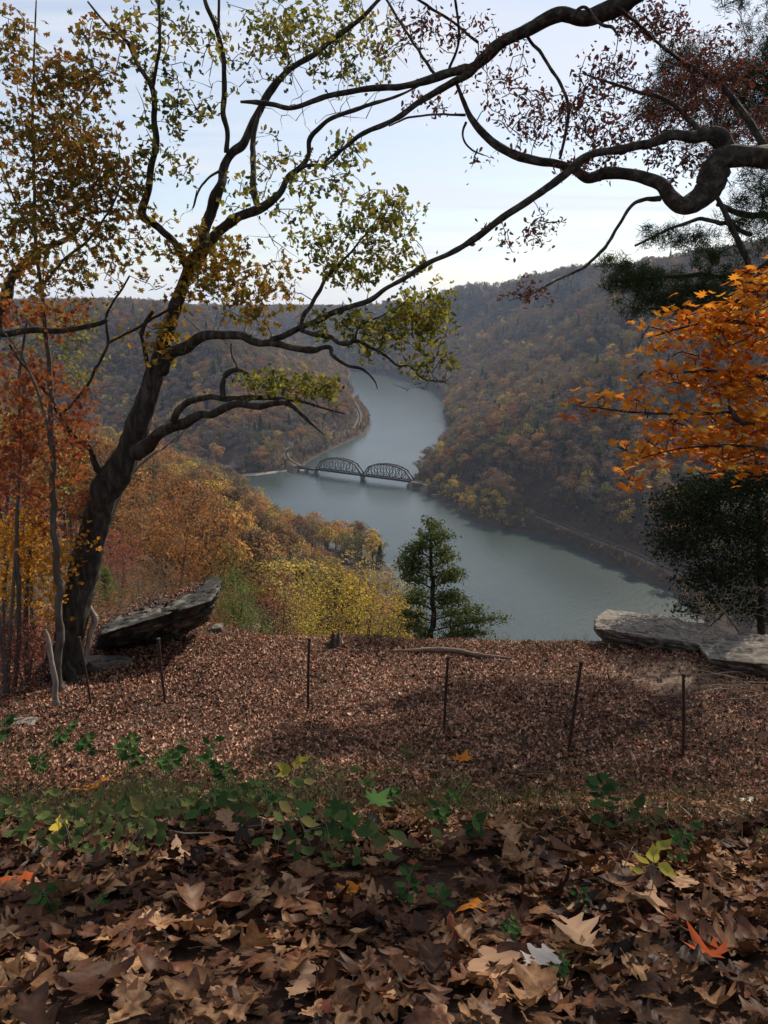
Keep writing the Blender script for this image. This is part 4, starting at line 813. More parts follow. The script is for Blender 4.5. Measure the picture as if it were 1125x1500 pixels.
#STAGE4
# ------------------------------------------------------------------ the gnarled oak on the right
gx = at(1345, 600, 9.0); gb = np.array([gx[0], 9.0, gz(gx[0], 9.0)])
t = thing('gnarled_oak_tree', 'old oak standing just out of view whose thick gnarled limbs reach across the sky', 'oak tree', tuple(gb))
top = at(1300, -330, 9.2); jn1 = at(1330, 300, 9.0); jn2 = at(1300, -150, 9.1)
limbs = [('trunk', (spline([gb - [0, 0, .2], gb + [0, 0, 1.5], jn1, jn2, top], 6), np.linspace(.36, .16, 25))),
 ('branch', trace([(1330, 320, 46), (1250, 268, 42), (1180, 238, 40), (1125, 231, 38), (1090, 229, 36), (1068, 232, 38), (1053, 252, 40), (1042, 276, 38), (1020, 295, 32), (995, 301, 28), (975, 290, 24), (962, 272, 21), (930, 260, 19), (890, 256, 18), (862, 262, 16), (842, 250, 14), (815, 240, 13), (785, 235, 13), (760, 228, 13), (735, 215, 12), (710, 195, 11), (690, 172, 9), (678, 145, 7), (668, 118, 5)], [9.0, 9.2, 9.8])),
 ('branch', trace([(1072, 226, 24), (1055, 212, 24), (1042, 202, 21), (1020, 194, 18), (990, 198, 15), (960, 209, 14), (920, 215, 13), (880, 221, 12), (856, 231, 12), (834, 250, 12), (805, 272, 11), (770, 296, 10), (735, 318, 10), (714, 334, 9), (690, 354, 9), (660, 371, 8), (625, 388, 7), (600, 402, 7), (565, 424, 5), (540, 440, 4)], [9.2, 9.0, 9.6])),
 ('branch', trace([(968, 292, 9), (945, 291, 6), (925, 303, 5), (905, 333, 5), (880, 370, 5), (850, 395, 4), (815, 410, 3), (780, 430, 2), (745, 440, 1)], [9.4, 9.0])),
 ('branch', trace([(1300, -200, 34), (1150, -150, 32), (1010, -75, 28), (950, -25, 25), (912, 4, 24), (880, 18, 23), (850, 25, 21), (820, 27, 20), (790, 34, 19), (760, 48, 18), (735, 60, 17), (708, 80, 17), (680, 98, 13), (650, 112, 12), (620, 122, 11), (590, 128, 10), (563, 127, 10), (530, 130, 9), (495, 138, 8), (460, 149, 8), (425, 158, 7), (400, 152, 7), (375, 149, 7), (352, 149, 4)], [9.1, 9.4, 10.2])),
 ('branch', trace([(706, 82, 13), (690, 105, 12), (665, 122, 11), (640, 136, 10), (613, 150, 9), (590, 168, 8), (563, 183, 7), (530, 197, 6), (500, 219, 5), (475, 238, 3)], [9.6, 10])),
 ('branch', trace([(770, 50, 5), (800, 90, 5), (822, 125, 5), (832, 158, 5), (829, 195, 5), (820, 232, 4)], [9.6, 9.3])),
 ('branch', trace([(835, 26, 6), (855, 10, 5), (880, 35, 5), (897, 40, 5), (905, 55, 2)], 9.2)),
 ('branch', trace([(900, 8, 6), (930, 30, 5), (960, 60, 4), (1000, 90, 3)], [9.1, 10.5])),
 ('branch', trace([(682, 168, 4), (640, 168, 3), (600, 172, 3), (570, 185, 2)], 9.8)), ('branch', trace([(682, 178, 4), (678, 200, 3), (690, 218, 3), (708, 227, 2)], 9.7)),
 ('branch', trace([(640, 112, 5), (610, 70, 4), (585, 30, 4), (560, -10, 3)], [9.9, 10.5])), ('branch', trace([(655, 108, 4), (672, 60, 4), (668, 10, 4), (660, -30, 3)], [9.9, 9.5])), ('branch', trace([(700, 62, 4), (660, 30, 4), (620, 5, 4), (590, -20, 3)], 9.9)),
 ('branch', trace([(1125, 222, 12), (1060, 130, 9), (1000, 90, 7), (960, 60, 4)], [9.6, 11])), ('branch', trace([(1050, 214, 10), (980, 150, 7), (920, 130, 5), (860, 110, 3)], [9.4, 10.5])),
]
cl = [(720, 90, 60, 50, 9.7, .5, 30), (760, 150, 60, 45, 9.5, .5, 42), (790, 190, 45, 40, 9.4, .4, 30), (660, 45, 70, 35, 10, .5, 30), (700, 230, 30, 20, 9.6, .3, 5), (850, 170, 50, 40, 9.8, .6, 50), (890, 110, 50, 40, 10, .7, 55), (900, 200, 60, 30, 9.8, .6, 55), (860, 240, 50, 18, 9.6, .4, 26),
      (960, 40, 55, 30, 10.4, .8, 70), (1000, 130, 70, 50, 10.6, 1, 110), (1060, 110, 60, 50, 11, 1, 110), (1090, 180, 50, 35, 10.8, 1, 60), (960, 180, 60, 45, 10.2, .8, 80), (1010, 235, 50, 20, 10, .6, 30), (930, 20, 50, 25, 10.2, .6, 30), (1040, 60, 40, 25, 10.8, .6, 20), (600, 60, 50, 50, 10.4, .6, 18),
      (770, 350, 45, 20, 9.2, .3, 16), (800, 330, 30, 14, 9.2, .3, 8), (770, 430, 40, 14, 9.1, .3, 14), (730, 340, 35, 25, 9.3, .3, 5), (990, 250, 70, 25, 10, .5, 20), (640, 150, 50, 25, 10, .4, 12)]
tree_parts(t, gb, limbs, cl, 'dry_redbrown', 0.058, 6, 0.055, [NARROW, OVAL], dens=1.15, droop=.8, sides=16, bark='bark2', twig='bark')
# the rest of its crown, over the viewer's head, throws the shade the foreground lies in
n = 1000; E = np.stack([rng.uniform(-1.5, 10.0, n), rng.uniform(7.0, 14.5, n), 0 * np.arange(n)], -1); E[:, 2] = 0.329 * E[:, 1] + 1.0 + rng.random(n) * 2.6
keepm = fbm(E[:, 0] * .55, E[:, 1] * .55, 88, 3) > 0.37; E = E[keepm]
lim2 = [('branch', (spline([top - [0, 0, .6], top + [-1.5, .6, .6], [4.5, 10, 5.6], [1.0, 10.5, 6.2]], 6), np.linspace(.13, .03, 19))), ('branch', (spline([jn2, [5.5, 11, 5.6], [3.0, 12.5, 6.6]], 6), np.linspace(.11, .03, 13)))]
tree_parts(t, gb, lim2, None, 'dry_redbrown', .1, 8, .16, [SMALLOAK], ends=E, bark='bark2', twig='bark', crown='upper_crown')

# ------------------------------------------------------------------ pines, maple, hemlock
def needle_crown(t, org, E, lm, per=26, ln=.11, wd=.006, spread=.05, up=.2):
    n = len(E) * per; P = np.repeat(E, per, 0) + rng.normal(size=(n, 3)) * spread; D = unit(rdir(n) + [0, 0, up]); r = np.clip(np.repeat(rng.random(len(E)), per) * .6 + .4 * rng.random(n), 0, 1)
    b = MB(); b.scatter(P, unit(np.cross(D, rdir(n))), D, ln * rng.uniform(.7, 1.2, n), (NEEDLE[0] * [wd / ln, 1, 1], NEEDLE[1]), r); b.build('needles', M[lm], t, False, org)
def spray_crown(t, org, E, lm, per, size, spread):
    n = len(E) * per; P = np.repeat(E, per, 0) + rng.normal(size=(n, 3)) * spread * [1, 1, .6]; r = np.clip(np.repeat(rng.random(len(E)), per) * .65 + .4 * rng.random(n), 0, 1)
    b = MB(); b.scatter(P, unit(rdir(n) + [0, 0, .7]), rdir(n), size * rng.uniform(.5, 1.3, n), (RHO[0] * [.7, 1.4, 1], RHO[1]), r); b.build('needles', M[lm], t, False, org)
PYY = 21.0; p0 = at(1215, 600, PYY); pb = np.array([p0[0], PYY, gz(p0[0], PYY)])
t = thing('pine_tree', 'dark pine whose drooping needled boughs hang above the orange maple', 'pine tree', tuple(pb))
limbs = [('trunk', (spline([pb - [0, 0, .3], pb + [0, 0, 4], at(1205, 300, PYY), at(1195, -150, PYY)], 6), np.linspace(.24, .10, 19))),
 ('branch', trace([(1205, 350, 13), (1160, 372, 11), (1110, 395, 9), (1060, 405, 7), (1000, 404, 6), (940, 410, 5), (895, 412, 3)], [PYY, PYY - 1.5])),
 ('branch', trace([(1200, 300, 12), (1140, 318, 10), (1080, 312, 8), (1050, 300, 6)], [PYY, PYY - 1])),
 ('branch', trace([(1115, 420, 9), (1095, 390, 9), (1078, 350, 9), (1060, 310, 8), (1048, 285, 6)], PYY - 1.3)),
 ('branch', trace([(1100, 345, 7), (1040, 322, 6), (1000, 328, 5), (960, 345, 4), (930, 360, 3)], [PYY - 1, PYY - 1.6])),
 ('branch', trace([(1200, 430, 10), (1125, 450, 8), (1060, 440, 6), (1000, 450, 4), (950, 452, 3)], [PYY, PYY - 1.2])),
 ('branch', trace([(1200, 150, 12), (1120, 130, 9), (1050, 110, 7), (990, 95, 4)], [PYY, PYY + 1]))]
cl = [(930, 410, 50, 22, PYY - 1.4, .5, 80), (1000, 425, 70, 30, PYY - 1.3, .6, 110), (1070, 430, 60, 35, PYY - 1, .6, 90), (960, 450, 70, 18, PYY - 1.2, .5, 60), (1050, 370, 50, 25, PYY - 1, .6, 45), (985, 345, 55, 16, PYY - 1.4, .5, 44), (1090, 320, 50, 30, PYY - .8, .6, 50), (900, 385, 25, 10, PYY - 1.5, .3, 16), (1100, 280, 40, 25, PYY - .8, .6, 25),
      (1010, 95, 50, 40, PYY + .8, .8, 80), (990, 140, 45, 50, PYY + .8, .8, 80), (1070, 150, 60, 60, PYY + .5, .8, 90), (960, 160, 30, 30, PYY + .8, .6, 30), (1150, 250, 60, 200, PYY, 1.2, 260), (1210, 120, 120, 150, PYY, 1.5, 240), (1250, 350, 120, 120, PYY, 1.5, 160), (1130, 120, 90, 90, PYY + .5, 1.6, 260), (1060, 200, 70, 60, PYY + .5, 1.2, 120), (1160, -60, 160, 90, PYY, 2, 240), (1330, 60, 120, 160, PYY, 2, 260)]
E = ends_from(cl, 1.1); tree_parts(t, pb, limbs, None, None, 0, 0, 0, ends=E, bark='bark', r0=.014); needle_crown(t, pb, E, 'needles_dark', 40, .17, .016, .07)
MY = 6.6; p0 = at(1330, 700, MY + .6); mb = np.array([p0[0], MY + .6, gz(p0[0], MY + .6)])
t = thing('orange_maple_tree', 'maple with bright orange leaf sprays reaching in over the river bank', 'maple tree', tuple(mb))
limbs = [('trunk', (spline([mb - [0, 0, .2], mb + [0.1, 0, 2], at(1320, 500, MY + .6), at(1300, 200, MY + .6)], 6), np.linspace(.10, .04, 19))),
 ('branch', trace([(1322, 560, 14), (1220, 520, 10), (1125, 480, 7), (1060, 470, 5), (1000, 480, 3), (950, 495, 2)], [MY + .6, MY, MY])),
 ('branch', trace([(1322, 620, 14), (1240, 590, 10), (1150, 560, 8), (1080, 545, 6), (1010, 545, 4), (950, 550, 2)], [MY + .6, MY, MY + .2])),
 ('branch', trace([(1322, 660, 14), (1230, 640, 10), (1150, 615, 7), (1080, 605, 5), (1000, 607, 4), (930, 604, 3), (880, 598, 2), (832, 594, 1)], [MY + .6, MY, MY - .2])),
 ('branch', trace([(1325, 720, 14), (1250, 700, 10), (1170, 670, 7), (1100, 655, 5), (1020, 655, 3), (950, 668, 2), (905, 690, 1)], [MY + .6, MY - .2, MY])),
 ('branch', trace([(1320, 470, 12), (1220, 430, 8), (1150, 410, 5), (1110, 400, 3)], [MY + .6, MY])),
 ('branch', trace([(1068, 595, 4), (1078, 608, 8), (1088, 618, 9), (1105, 622, 4)], MY - .3))]
cl = [(1060, 470, 75, 20, MY, .5, 120), (980, 487, 50, 14, MY, .4, 44), (1100, 430, 40, 20, MY, .4, 40), (1000, 515, 60, 14, MY, .5, 50), (950, 512, 30, 8, MY, .4, 12), (1090, 500, 60, 25, MY, .5, 80), (1040, 555, 80, 25, MY + .1, .5, 130), (975, 548, 50, 16, MY + .1, .4, 40), (1100, 570, 50, 25, MY, .5, 70), (890, 590, 50, 7, MY - .2, .3, 30), (930, 580, 45, 12, MY - .2, .3, 28), (840, 592, 18, 5, MY - .2, .1, 7),
      (1010, 610, 70, 22, MY - .1, .5, 100), (1090, 625, 60, 25, MY, .5, 90), (1010, 650, 70, 20, MY, .5, 90), (950, 670, 45, 18, MY, .4, 44), (920, 650, 40, 12, MY, .3, 24), (1070, 670, 60, 20, MY, .5, 70), (920, 700, 25, 12, MY, .3, 9), (1110, 412, 22, 15, MY, .3, 10), (1210, 520, 60, 120, MY + .2, .8, 160)]
tree_parts(t, mb, limbs, None, 'maple_orange', 0.085, 6, .07, MAPS[:2], ends=ends_from([(a, b_, c * .95, d * .8, e, f * .7, n * (.20 + .24 * float(sstep(980, 1100, a)))) for a, b_, c, d, e, f, n in cl], 1.0), up=1.6, droop=.1, bark='bark', r0=.006, step=.15)
HY = 17.8; p0 = at(1115, 940, HY); hb = np.array([p0[0], HY, gz(p0[0], HY)])
t = thing('hemlock_tree', 'dark shaggy hemlock with a thin straight trunk behind the flat rocks', 'hemlock tree', tuple(hb))
limbs = [('trunk', trace([(1116, 960, 11), (1115, 930, 11), (1114, 860, 10), (1112, 780, 8), (1110, 700, 6), (1108, 640, 3)], HY))] + \
 [('branch', trace([(1112, y, 4), (1112 - w * .5, y - 8, 3), (1112 - w, y + dy, 1.5)], [HY, HY - .5])) for y, w, dy in ((740, 120, 10), (780, 130, 30), (830, 110, 40), (870, 90, -20), (900, 80, 25), (700, 110, 0))]
cl = [(1050, 720, 70, 20, HY, .8, 150), (1000, 745, 45, 25, HY, .8, 90), (1070, 770, 70, 30, HY, .9, 180), (1000, 800, 40, 25, HY, .7, 80), (1080, 830, 60, 30, HY, .9, 120), (1030, 850, 40, 20, HY, .6, 60), (1100, 700, 50, 20, HY, .8, 90), (1140, 780, 50, 90, HY, .9, 150), (1080, 880, 50, 20, HY, .7, 50), (1020, 890, 40, 14, HY, .6, 26), (1110, 900, 40, 20, HY, .6, 26), (980, 775, 25, 30, HY, .5, 30)]
E = ends_from(cl, 1.25); tree_parts(t, hb, limbs, None, None, 0, 0, 0, ends=E, bark='bark', r0=.012); spray_crown(t, hb, E, 'hemlock_dark', 17, .07, .17)
young('bare_brush', 'pale bare twiggy shrub in front of the hemlock trunk', 1095, 945, [(1050, 890, 60, 40, 0, .4, 60), (1095, 870, 35, 40, 0, .4, 30), (1010, 920, 40, 15, 0, .3, 20)], 'shrub_olive', .035, 1, [OVAL], [(1075, 915, 3), (1050, 885, 2)], w0=5, bark='twig', cat='shrub')
# cedar on the brink
CYY = 17.6; p0 = at(633, 930, CYY); cb = np.array([p0[0], CYY, gz(p0[0], CYY)])
t = thing('cedar_tree', 'small pointed green cedar standing alone on the brink against the water', 'cedar tree', tuple(cb))
limbs = [('trunk', trace([(634, 945, 10), (633, 925, 9), (634, 880, 7), (632, 840, 6), (631, 800, 4), (632, 770, 2), (631, 757, 1)], CYY))]
ce = []
for y, l, r in ((768, 8, 9), (780, 18, 15), (792, 28, 30), (805, 40, 24), (820, 46, 30), (834, 54, 42), (849, 50, 50), (865, 44, 46), (880, 50, 50), (897, 46, 70), (912, 42, 92), (925, 30, 76)):
    for s, ww in ((-1, l), (1, r)):
        ww *= rng.uniform(.8, 1.12); dyy = rng.uniform(-9, 7); yy = rng.uniform(-.6, .6); ww *= 1.08 if s > 0 else .95
        limbs.append(('branch', trace([(632, y + 12, 2.5), (632 + s * ww * .5, y + 4 + dyy * .5, 2), (632 + s * ww * .92, y - 2 + dyy, 1)], [CYY, CYY + yy])))
        ce.append((632 + s * ww * .70, y + dyy, ww * .34, 7, CYY + yy, .3, int(5 + ww * .55))); ce.append((632 + s * ww * .38, y + 4 + dyy * .5, ww * .3, 7, CYY + yy * .5, .35, int(4 + ww * .4)))
    ce.append((632, y, (l + r) * .16, 6, CYY, .4 * min(1, (l + r) / 60), 4))
ce = [c for c in ce]; E = ends_from(ce, 1.0); tree_parts(t, cb, limbs, None, None, 0, 0, 0, ends=E, bark='bark', r0=.006); spray_crown(t, cb, E, 'needles_green', 11, .060, .085)

# ------------------------------------------------------------------ shrubs and small trees just past the ledge
def bush(name, label, px, ptop, wpx, Y, lm, dens=1.0, size=.06, cat='shrub', per=6, tpls=None, conif=False, hmul=1.0, low=0.12):
    g = at(px, 900, Y); x = g[0]; z0 = gz(x, Y); zt = at(px, ptop, Y)[2]; Hh = max(zt - z0, .6); Wd = wpx / F * (Y * cP - z0 * sP) / 2
    base = np.array([x, Y, z0]); t = thing(name, label, cat, tuple(base)); n = int(330 * dens)
    u = rdir(n); rr = rng.random(n) ** .4; v = (u[:, 2] + 1) / 2
    E = base + np.stack([u[:, 0] * rr * Wd, u[:, 1] * rr * Wd, (low + (1 - low) * (v * rr + .5 * (1 - rr))) * Hh], -1)
    E += (fbm(E[:, 0] * 1.2, E[:, 2] * 1.2, 4)[:, None] - .5) * [0.3 * Wd, 0.3 * Wd, 0.3 * Hh]
    limbs = []; ns = 1 if conif else 4
    for k in range(ns):
        a = k * 1.7 + rng.random(); e = base + np.array([math.cos(a) * Wd * .35 * (ns > 1), math.sin(a) * Wd * .35 * (ns > 1), Hh * (.97 if conif else .62)])
        Q = spline([base - [0, 0, .2], (base + e) / 2 + rng.normal(size=3) * .05 * Wd, e], 5); limbs.append(('stem', (Q, np.linspace(.02 + .006 * Hh, .006, len(Q)))))
    if conif:
        lv = np.floor(v * 6 + rng.random(n) * .8) / 6; an = rng.integers(0, 7, n) * .9 + lv * 9 + rng.normal(size=n) * .12; q_ = rng.random(n) ** .6 * (1.02 - lv) * (.6 + .4 * np.sin(an * 5.3 + lv * 20))
        E = base + np.stack([np.cos(an) * q_ * Wd, np.sin(an) * q_ * Wd, lv * Hh * .95 + q_ * .18 * Hh], -1)
        tree_parts(t, base, limbs, None, None, 0, 0, 0, ends=E, bark='bark', r0=.008); needle_crown(t, base, E, lm, 26, .11, .010, .035, .5); return t
    tree_parts(t, base, limbs, None, lm, size, per, size * 1.5, tpls or [OVAL], ends=E, bark='sapbark', r0=.012, step=.3, crown='leaves'); return t
bush('rust_oak_tree', 'wide rust-orange small tree with fine branching behind the cracked boulder', 258, 684, 200, 34, 'shrub_rust', 3.6, .085, 'small tree', 7)
bush('yellow_spicebush', 'bright yellow leafed shrub on the brink beside the cedar', 525, 812, 190, 20.5, 'shrub_yellow', 2.6, .055, per=7)
bush('yellow_shoot_shrub', 'smaller yellow shrub tucked behind the brightest yellow one and left of the cedar', 590, 850, 60, 19.5, 'shrub_yellow', .7, .05)
bush('pinkish_shrub', 'dusky red shrub between the boulder tip and the yellow shrub', 395, 835, 120, 24, 'shrub_red', 1.3, .05)
bush('crimson_shrub', 'pinkish crimson low shrub under the rust-orange small tree', 178, 775, 75, 27, 'shrub_red', 1.0, .06)
bush('pale_green_shrub', 'pale yellow-green shrub beyond the dusky red one', 425, 790, 90, 36, 'shrub_pale', 1.1, .08)
bush('olive_shrub', 'olive green shrub beneath the rust-orange small tree', 345, 790, 90, 33, 'shrub_olive', 1.1, .07)
bush('pine_sapling', 'soft bright green young pine just above the boulder tip', 348, 838, 66, 23, 'needles_bright', .9, .07, 'pine sapling', 7, [NARROW])
bush('low_pine_sapling', 'small bright green pine seedling on the brink by the flat stones', 374, 892, 55, 19.4, 'needles_bright', .35, .05, 'pine sapling', 7, [NARROW])
bush('shaded_pine_sapling', 'green young pine half hidden behind the oak trunk', 160, 832, 70, 22, 'needles_bright', .8, cat='pine sapling', conif=True)
bush('bare_brush', 'tangle of bare brown twigs between the boulder and the oak trunk', 215, 820, 170, 20, 'shrub_rust', 1.6, .03, per=2)
bush('bare_brush', 'low bare twiggy brush to the river side of the cedar', 738, 905, 50, 18.6, 'shrub_pale', .5, .03, per=2)
for px_, pt_, w_, Y_, lm_, lb_ in ((25, 905, 110, 12.6, 'shrub_red', 'low tangled brush with dull red leaves in front of the bare stems'), (95, 880, 90, 15.6, 'shrub_rust', 'rusty twiggy brush behind the foot of the leaning oak'), (0, 830, 120, 16.5, 'shrub_olive', 'olive brush behind the bare stems at the brush edge'), (160, 860, 110, 17.2, 'shrub_rust', 'brown twiggy brush over the far side of the boulder')):
    bush('tangled_brush', lb_, px_, pt_, w_, Y_, lm_, 1.3, .04, per=3)
bush('russet_shrub', 'russet shrub between the olive one and the dusky red one', 320, 850, 80, 26, 'shrub_rust', .9, .05)
bush('olive_gold_shrub', 'olive-gold rounded shrub further down past the yellow one', 470, 800, 80, 48, 'shrub_olive', 1.0, .10)
bush('amber_shrub', 'amber shrub low beside the yellow one', 445, 850, 80, 26, 'shrub_yellow', .8, .06)
# undergrowth covering the near slope
def undergrowth():
    global rng
    b = MB(); x, y = grid_pts(-24, 12, 17.5, 60, .85); m = (abs(x) < .62 * y); x, y = x[m], y[m]; m = (x < y * .12) ; x, y = x[m], y[m]
    z = terrain(x, y); k = rng.random(len(x)) < .9; x, y, z = x[k], y[k], z[k]; hh = rng.uniform(.4, 1.3, len(x)) * np.where(y < 22, .5, 1)
    per = 9; n = len(x) * per; P = np.repeat(np.stack([x, y, z], -1), per, 0); D = unit(rdir(n) * .6 + [0, 0, 1.0]); S = np.repeat(hh, per) * rng.uniform(.5, 1.2, n)
    b.scatter(P + rng.normal(size=(n, 3)) * [.15, .15, .02], unit(np.cross(D, rdir(n))), D, S, (SLV[0] * [.018, 1, 1], SLV[1]), .7 + .3 * rng.random(n), 1)
    per = 34; n = len(x) * per; u = rng.random(n); P = np.repeat(np.stack([x, y, z], -1), per, 0) + np.stack([rng.normal(size=n) * .4, rng.normal(size=n) * .4, np.repeat(hh, per) * u], -1)
    kk = fbm(P[:, 0] * .2, P[:, 1] * .2, 61); b.scatter(P, unit(rdir(n) + [0, 0, .5]), rdir(n), rng.uniform(.05, .10, n), (OVAL[0], OVAL[1]), np.clip(kk * 1.6 - .3 + .3 * rng.random(n) - .15, 0, 1), 0)
    LM('under_mix', [(.12, .05, .03), (.24, .10, .04), (.20, .15, .05), (.12, .12, .04), (.30, .20, .05)], .4)
    tag(b.build('undergrowth', [M['under_mix'], M['twig']]), 'low rusty undergrowth and dry stems covering the slope past the ledge', kind='stuff')
undergrowth()
#STAGE5
# ------------------------------------------------------------------ rocks
def rock_mat(nm='lichened_sandstone', cols=[(.30, (.03, .026, .022)), (.42, (.09, .075, .06)), (.5, (.22, .195, .165)), (.56, (.15, .12, .095)), (.66, (.05, .04, .03))]):
    m, nt, out = mat(nm); tc = N(nt, 'ShaderNodeTexCoord'); g = N(nt, 'ShaderNodeNewGeometry')
    n1 = N(nt, 'ShaderNodeTexNoise', i_Scale=2.6, i_Detail=9.0, i_Roughness=.7); L(nt, tc.outputs['Object'], n1.inputs['Vector'])
    n2 = N(nt, 'ShaderNodeTexNoise', i_Scale=9.0, i_Detail=9.0, i_Roughness=.75); L(nt, tc.outputs['Object'], n2.inputs['Vector'])
    mp = N(nt, 'ShaderNodeMapping'); mp.inputs['Scale'].default_value = (1, 1, 3.2); mp.inputs['Rotation'].default_value = (.15, .25, 0); L(nt, tc.outputs['Object'], mp.inputs[0])
    n3 = N(nt, 'ShaderNodeTexNoise', i_Scale=1.5, i_Detail=6.0, i_Roughness=.6); L(nt, mp.outputs[0], n3.inputs['Vector'])
    a = ramp(nt, cols, n1.outputs[0])
    bb = ramp(nt, [(.35, (.45, .43, .4)), (.6, (1, 1, 1))], n2.outputs[0])
    mx = N(nt, 'ShaderNodeMix', data_type='RGBA', blend_type='MULTIPLY'); mx.inputs[0].default_value = .8; L(nt, a, mx.inputs[6]); L(nt, bb, mx.inputs[7])
    p = N(nt, 'ShaderNodeBsdfPrincipled'); p.inputs['Roughness'].default_value = .9; p.inputs['Specular IOR Level'].default_value = .2; L(nt, mx.outputs[2], p.inputs['Base Color'])
    b1 = N(nt, 'ShaderNodeBump'); b1.inputs['Strength'].default_value = .9; b1.inputs['Distance'].default_value = .06; L(nt, n3.outputs[0], b1.inputs['Height'])
    b2 = N(nt, 'ShaderNodeBump'); b2.inputs['Strength'].default_value = .8; b2.inputs['Distance'].default_value = .03; L(nt, n2.outputs[0], b2.inputs['Height']); L(nt, b1.outputs[0], b2.inputs['Normal'])
    L(nt, b2.outputs[0], p.inputs['Normal']); L(nt, p.outputs[0], out.inputs[0]); return m
M['rock'] = rock_mat(); M['shade_dark_rock'] = rock_mat('shade_darkened_rock', [(.34, (.012, .011, .009)), (.47, (.03, .027, .023)), (.54, (.07, .065, .055)), (.6, (.17, .155, .13)), (.7, (.03, .026, .02))])  # boulder colour darkened throughout to stand in for shade under its overhang
def rock(name, label, cr, n=40, amp=.09, cat='rock', strata=.05, tilt=(0.2, 0.1), group=None, litter=0, rmat='rock'):
    """cr: eight corners, order (front/back)(bottom/top)(left/right) = FBL FBR FTL FTR BBL BBR BTL BTR"""
    cr = np.asarray(cr, float); cen = cr.mean(0); V = []; idx = {}; Fq = []
    def vid(i, j, k):
        key = (i, j, k)
        if key not in idx: idx[key] = len(V); V.append(key)
        return idx[key]
    R_ = range(n)
    for i in R_:
        for j in R_:
            Fq += [[vid(0, i, j), vid(0, i, j + 1), vid(0, i + 1, j + 1), vid(0, i + 1, j)], [vid(n, i, j), vid(n, i + 1, j), vid(n, i + 1, j + 1), vid(n, i, j + 1)],
                   [vid(i, 0, j), vid(i + 1, 0, j), vid(i + 1, 0, j + 1), vid(i, 0, j + 1)], [vid(i, n, j), vid(i, n, j + 1), vid(i + 1, n, j + 1), vid(i + 1, n, j)],
                   [vid(i, j, 0), vid(i, j + 1, 0), vid(i + 1, j + 1, 0), vid(i + 1, j, 0)], [vid(i, j, n), vid(i + 1, j, n), vid(i + 1, j + 1, n), vid(i, j + 1, n)]]
    U = np.array(V, float) / n; q = U * 2 - 1; ln = np.maximum(np.abs(q).max(1), 1e-6); sph = unit(q) * ln[:, None]; q = q * .60 + sph * .40 * 1.25; U = (q + 1) / 2
    u, v, w_ = U[:, 0:1], U[:, 1:2], U[:, 2:3]
    P = ((cr[0] * (1 - w_) + cr[1] * w_) * (1 - v) + (cr[2] * (1 - w_) + cr[3] * w_) * v) * (1 - u) + ((cr[4] * (1 - w_) + cr[5] * w_) * (1 - v) + (cr[6] * (1 - w_) + cr[7] * w_) * v) * u
    d = unit(P - cen); nz = fbm(P[:, 0] * 1.4 + P[:, 2], P[:, 1] * 1.4 + P[:, 2] * 1.7, 41, 5) - .5; nz2 = np.abs(fbm(P[:, 0] * 3 + 9, P[:, 1] * 2 + P[:, 2] * 4, 43, 4) - .5) + .8 * np.abs(fbm(P[:, 0] * 8 + 9, P[:, 1] * 7 + P[:, 2] * 9, 53, 3) - .5)
    s = (P[:, 2] + P[:, 0] * tilt[0] + P[:, 1] * tilt[1]) / .17 + nz * 2.2; st = np.abs((s % 1) - .5) * 2
    vor = np.abs(fbm(P[:, 0] * .9 + P[:, 2] * .8, P[:, 1] * .9 - P[:, 2] * .5, 47, 2) - .5); P = P - d * (np.exp(-(vor / .02) ** 2) * amp * .9)[:, None]
    hz = unit(d * [1, 1, .15]); P = P + d * (nz * amp * 3.2 - nz2 * amp * 1.6)[:, None] + hz * (np.minimum(st * 2.2, 1) * strata)[:, None]
    o = mesh_obj(name, P, np.array(Fq), M[rmat], None, False, None, None, tuple(cen)); o.data.polygons.foreach_set('use_smooth', np.ones(len(Fq), bool)); tag(o, label, cat, group)
    if litter: ROCKTOP.append(P)
    return o
ROCKTOP = []
A_ = at
rock('cracked_boulder', 'big cracked dark slab boulder tilted up beside the leaning oak', [A_(140, 962, 14.7), A_(272, 932, 16.2), A_(134, 932, 13.2), A_(324, 872, 14.6), A_(150, 950, 15.5), A_(316, 905, 17.0), A_(170, 902, 15.6), A_(322, 838, 16.6)], 70, .12, 'boulder', .08, (-.3, .1), litter=1, rmat='shade_dark_rock')
rock('overlook_rock', 'broad pale flat rock jutting out over the water on the brink', [A_(905, 960, 15.9), A_(1090, 985, 15.2), A_(856, 918, 15.3), A_(1085, 952, 14.5), A_(900, 945, 17.3), A_(1100, 950, 16.8), A_(880, 886, 17.4), A_(1060, 917, 17.0)], 64, .08, 'flat rock', .05, (.05, .1))
rock('ledge_rock', 'darker flat ledge rock with an undercut front at the end of the brink', [A_(1085, 1015, 14.2), A_(1230, 1030, 13.6), A_(1025, 962, 13.5), A_(1230, 985, 12.6), A_(1070, 960, 15.6), A_(1240, 960, 15.6), A_(1020, 928, 15.6), A_(1240, 930, 15.5)], 56, .08, 'flat rock', .05, (.05, .1))
def slab(label, px, py, wpx, dpx, h=.12, name='flat_stone', group='flat stones in the leaf litter'):
    g = ground_at(px, py); s = (g[1] * cP - g[2] * sP) / F; w_ = wpx * s / 2; d = dpx * s / 2 / .42
    cr = [g + [sx * w_ * rng.uniform(.8, 1.1), sy * d * rng.uniform(.8, 1.1), sz] for sy in (-1, 1) for sz in (-.06, h) for sx in (-1, 1)]; rock(name, label, cr, 12, .03, 'stone', .02, group=group)
slab('pale flat stone near the boulder tip', 352, 922, 60, 14); slab('smaller pale stone on the brink beyond the other flat one', 400, 908, 34, 10); slab('flat grey stone at the oak foot', 150, 975, 80, 22, .08); slab('small light stone just left of the pale flat stone', 318, 924, 14, 6, .1)
slab('weathered stone at the edge of the brush', 32, 1062, 40, 12, .05)
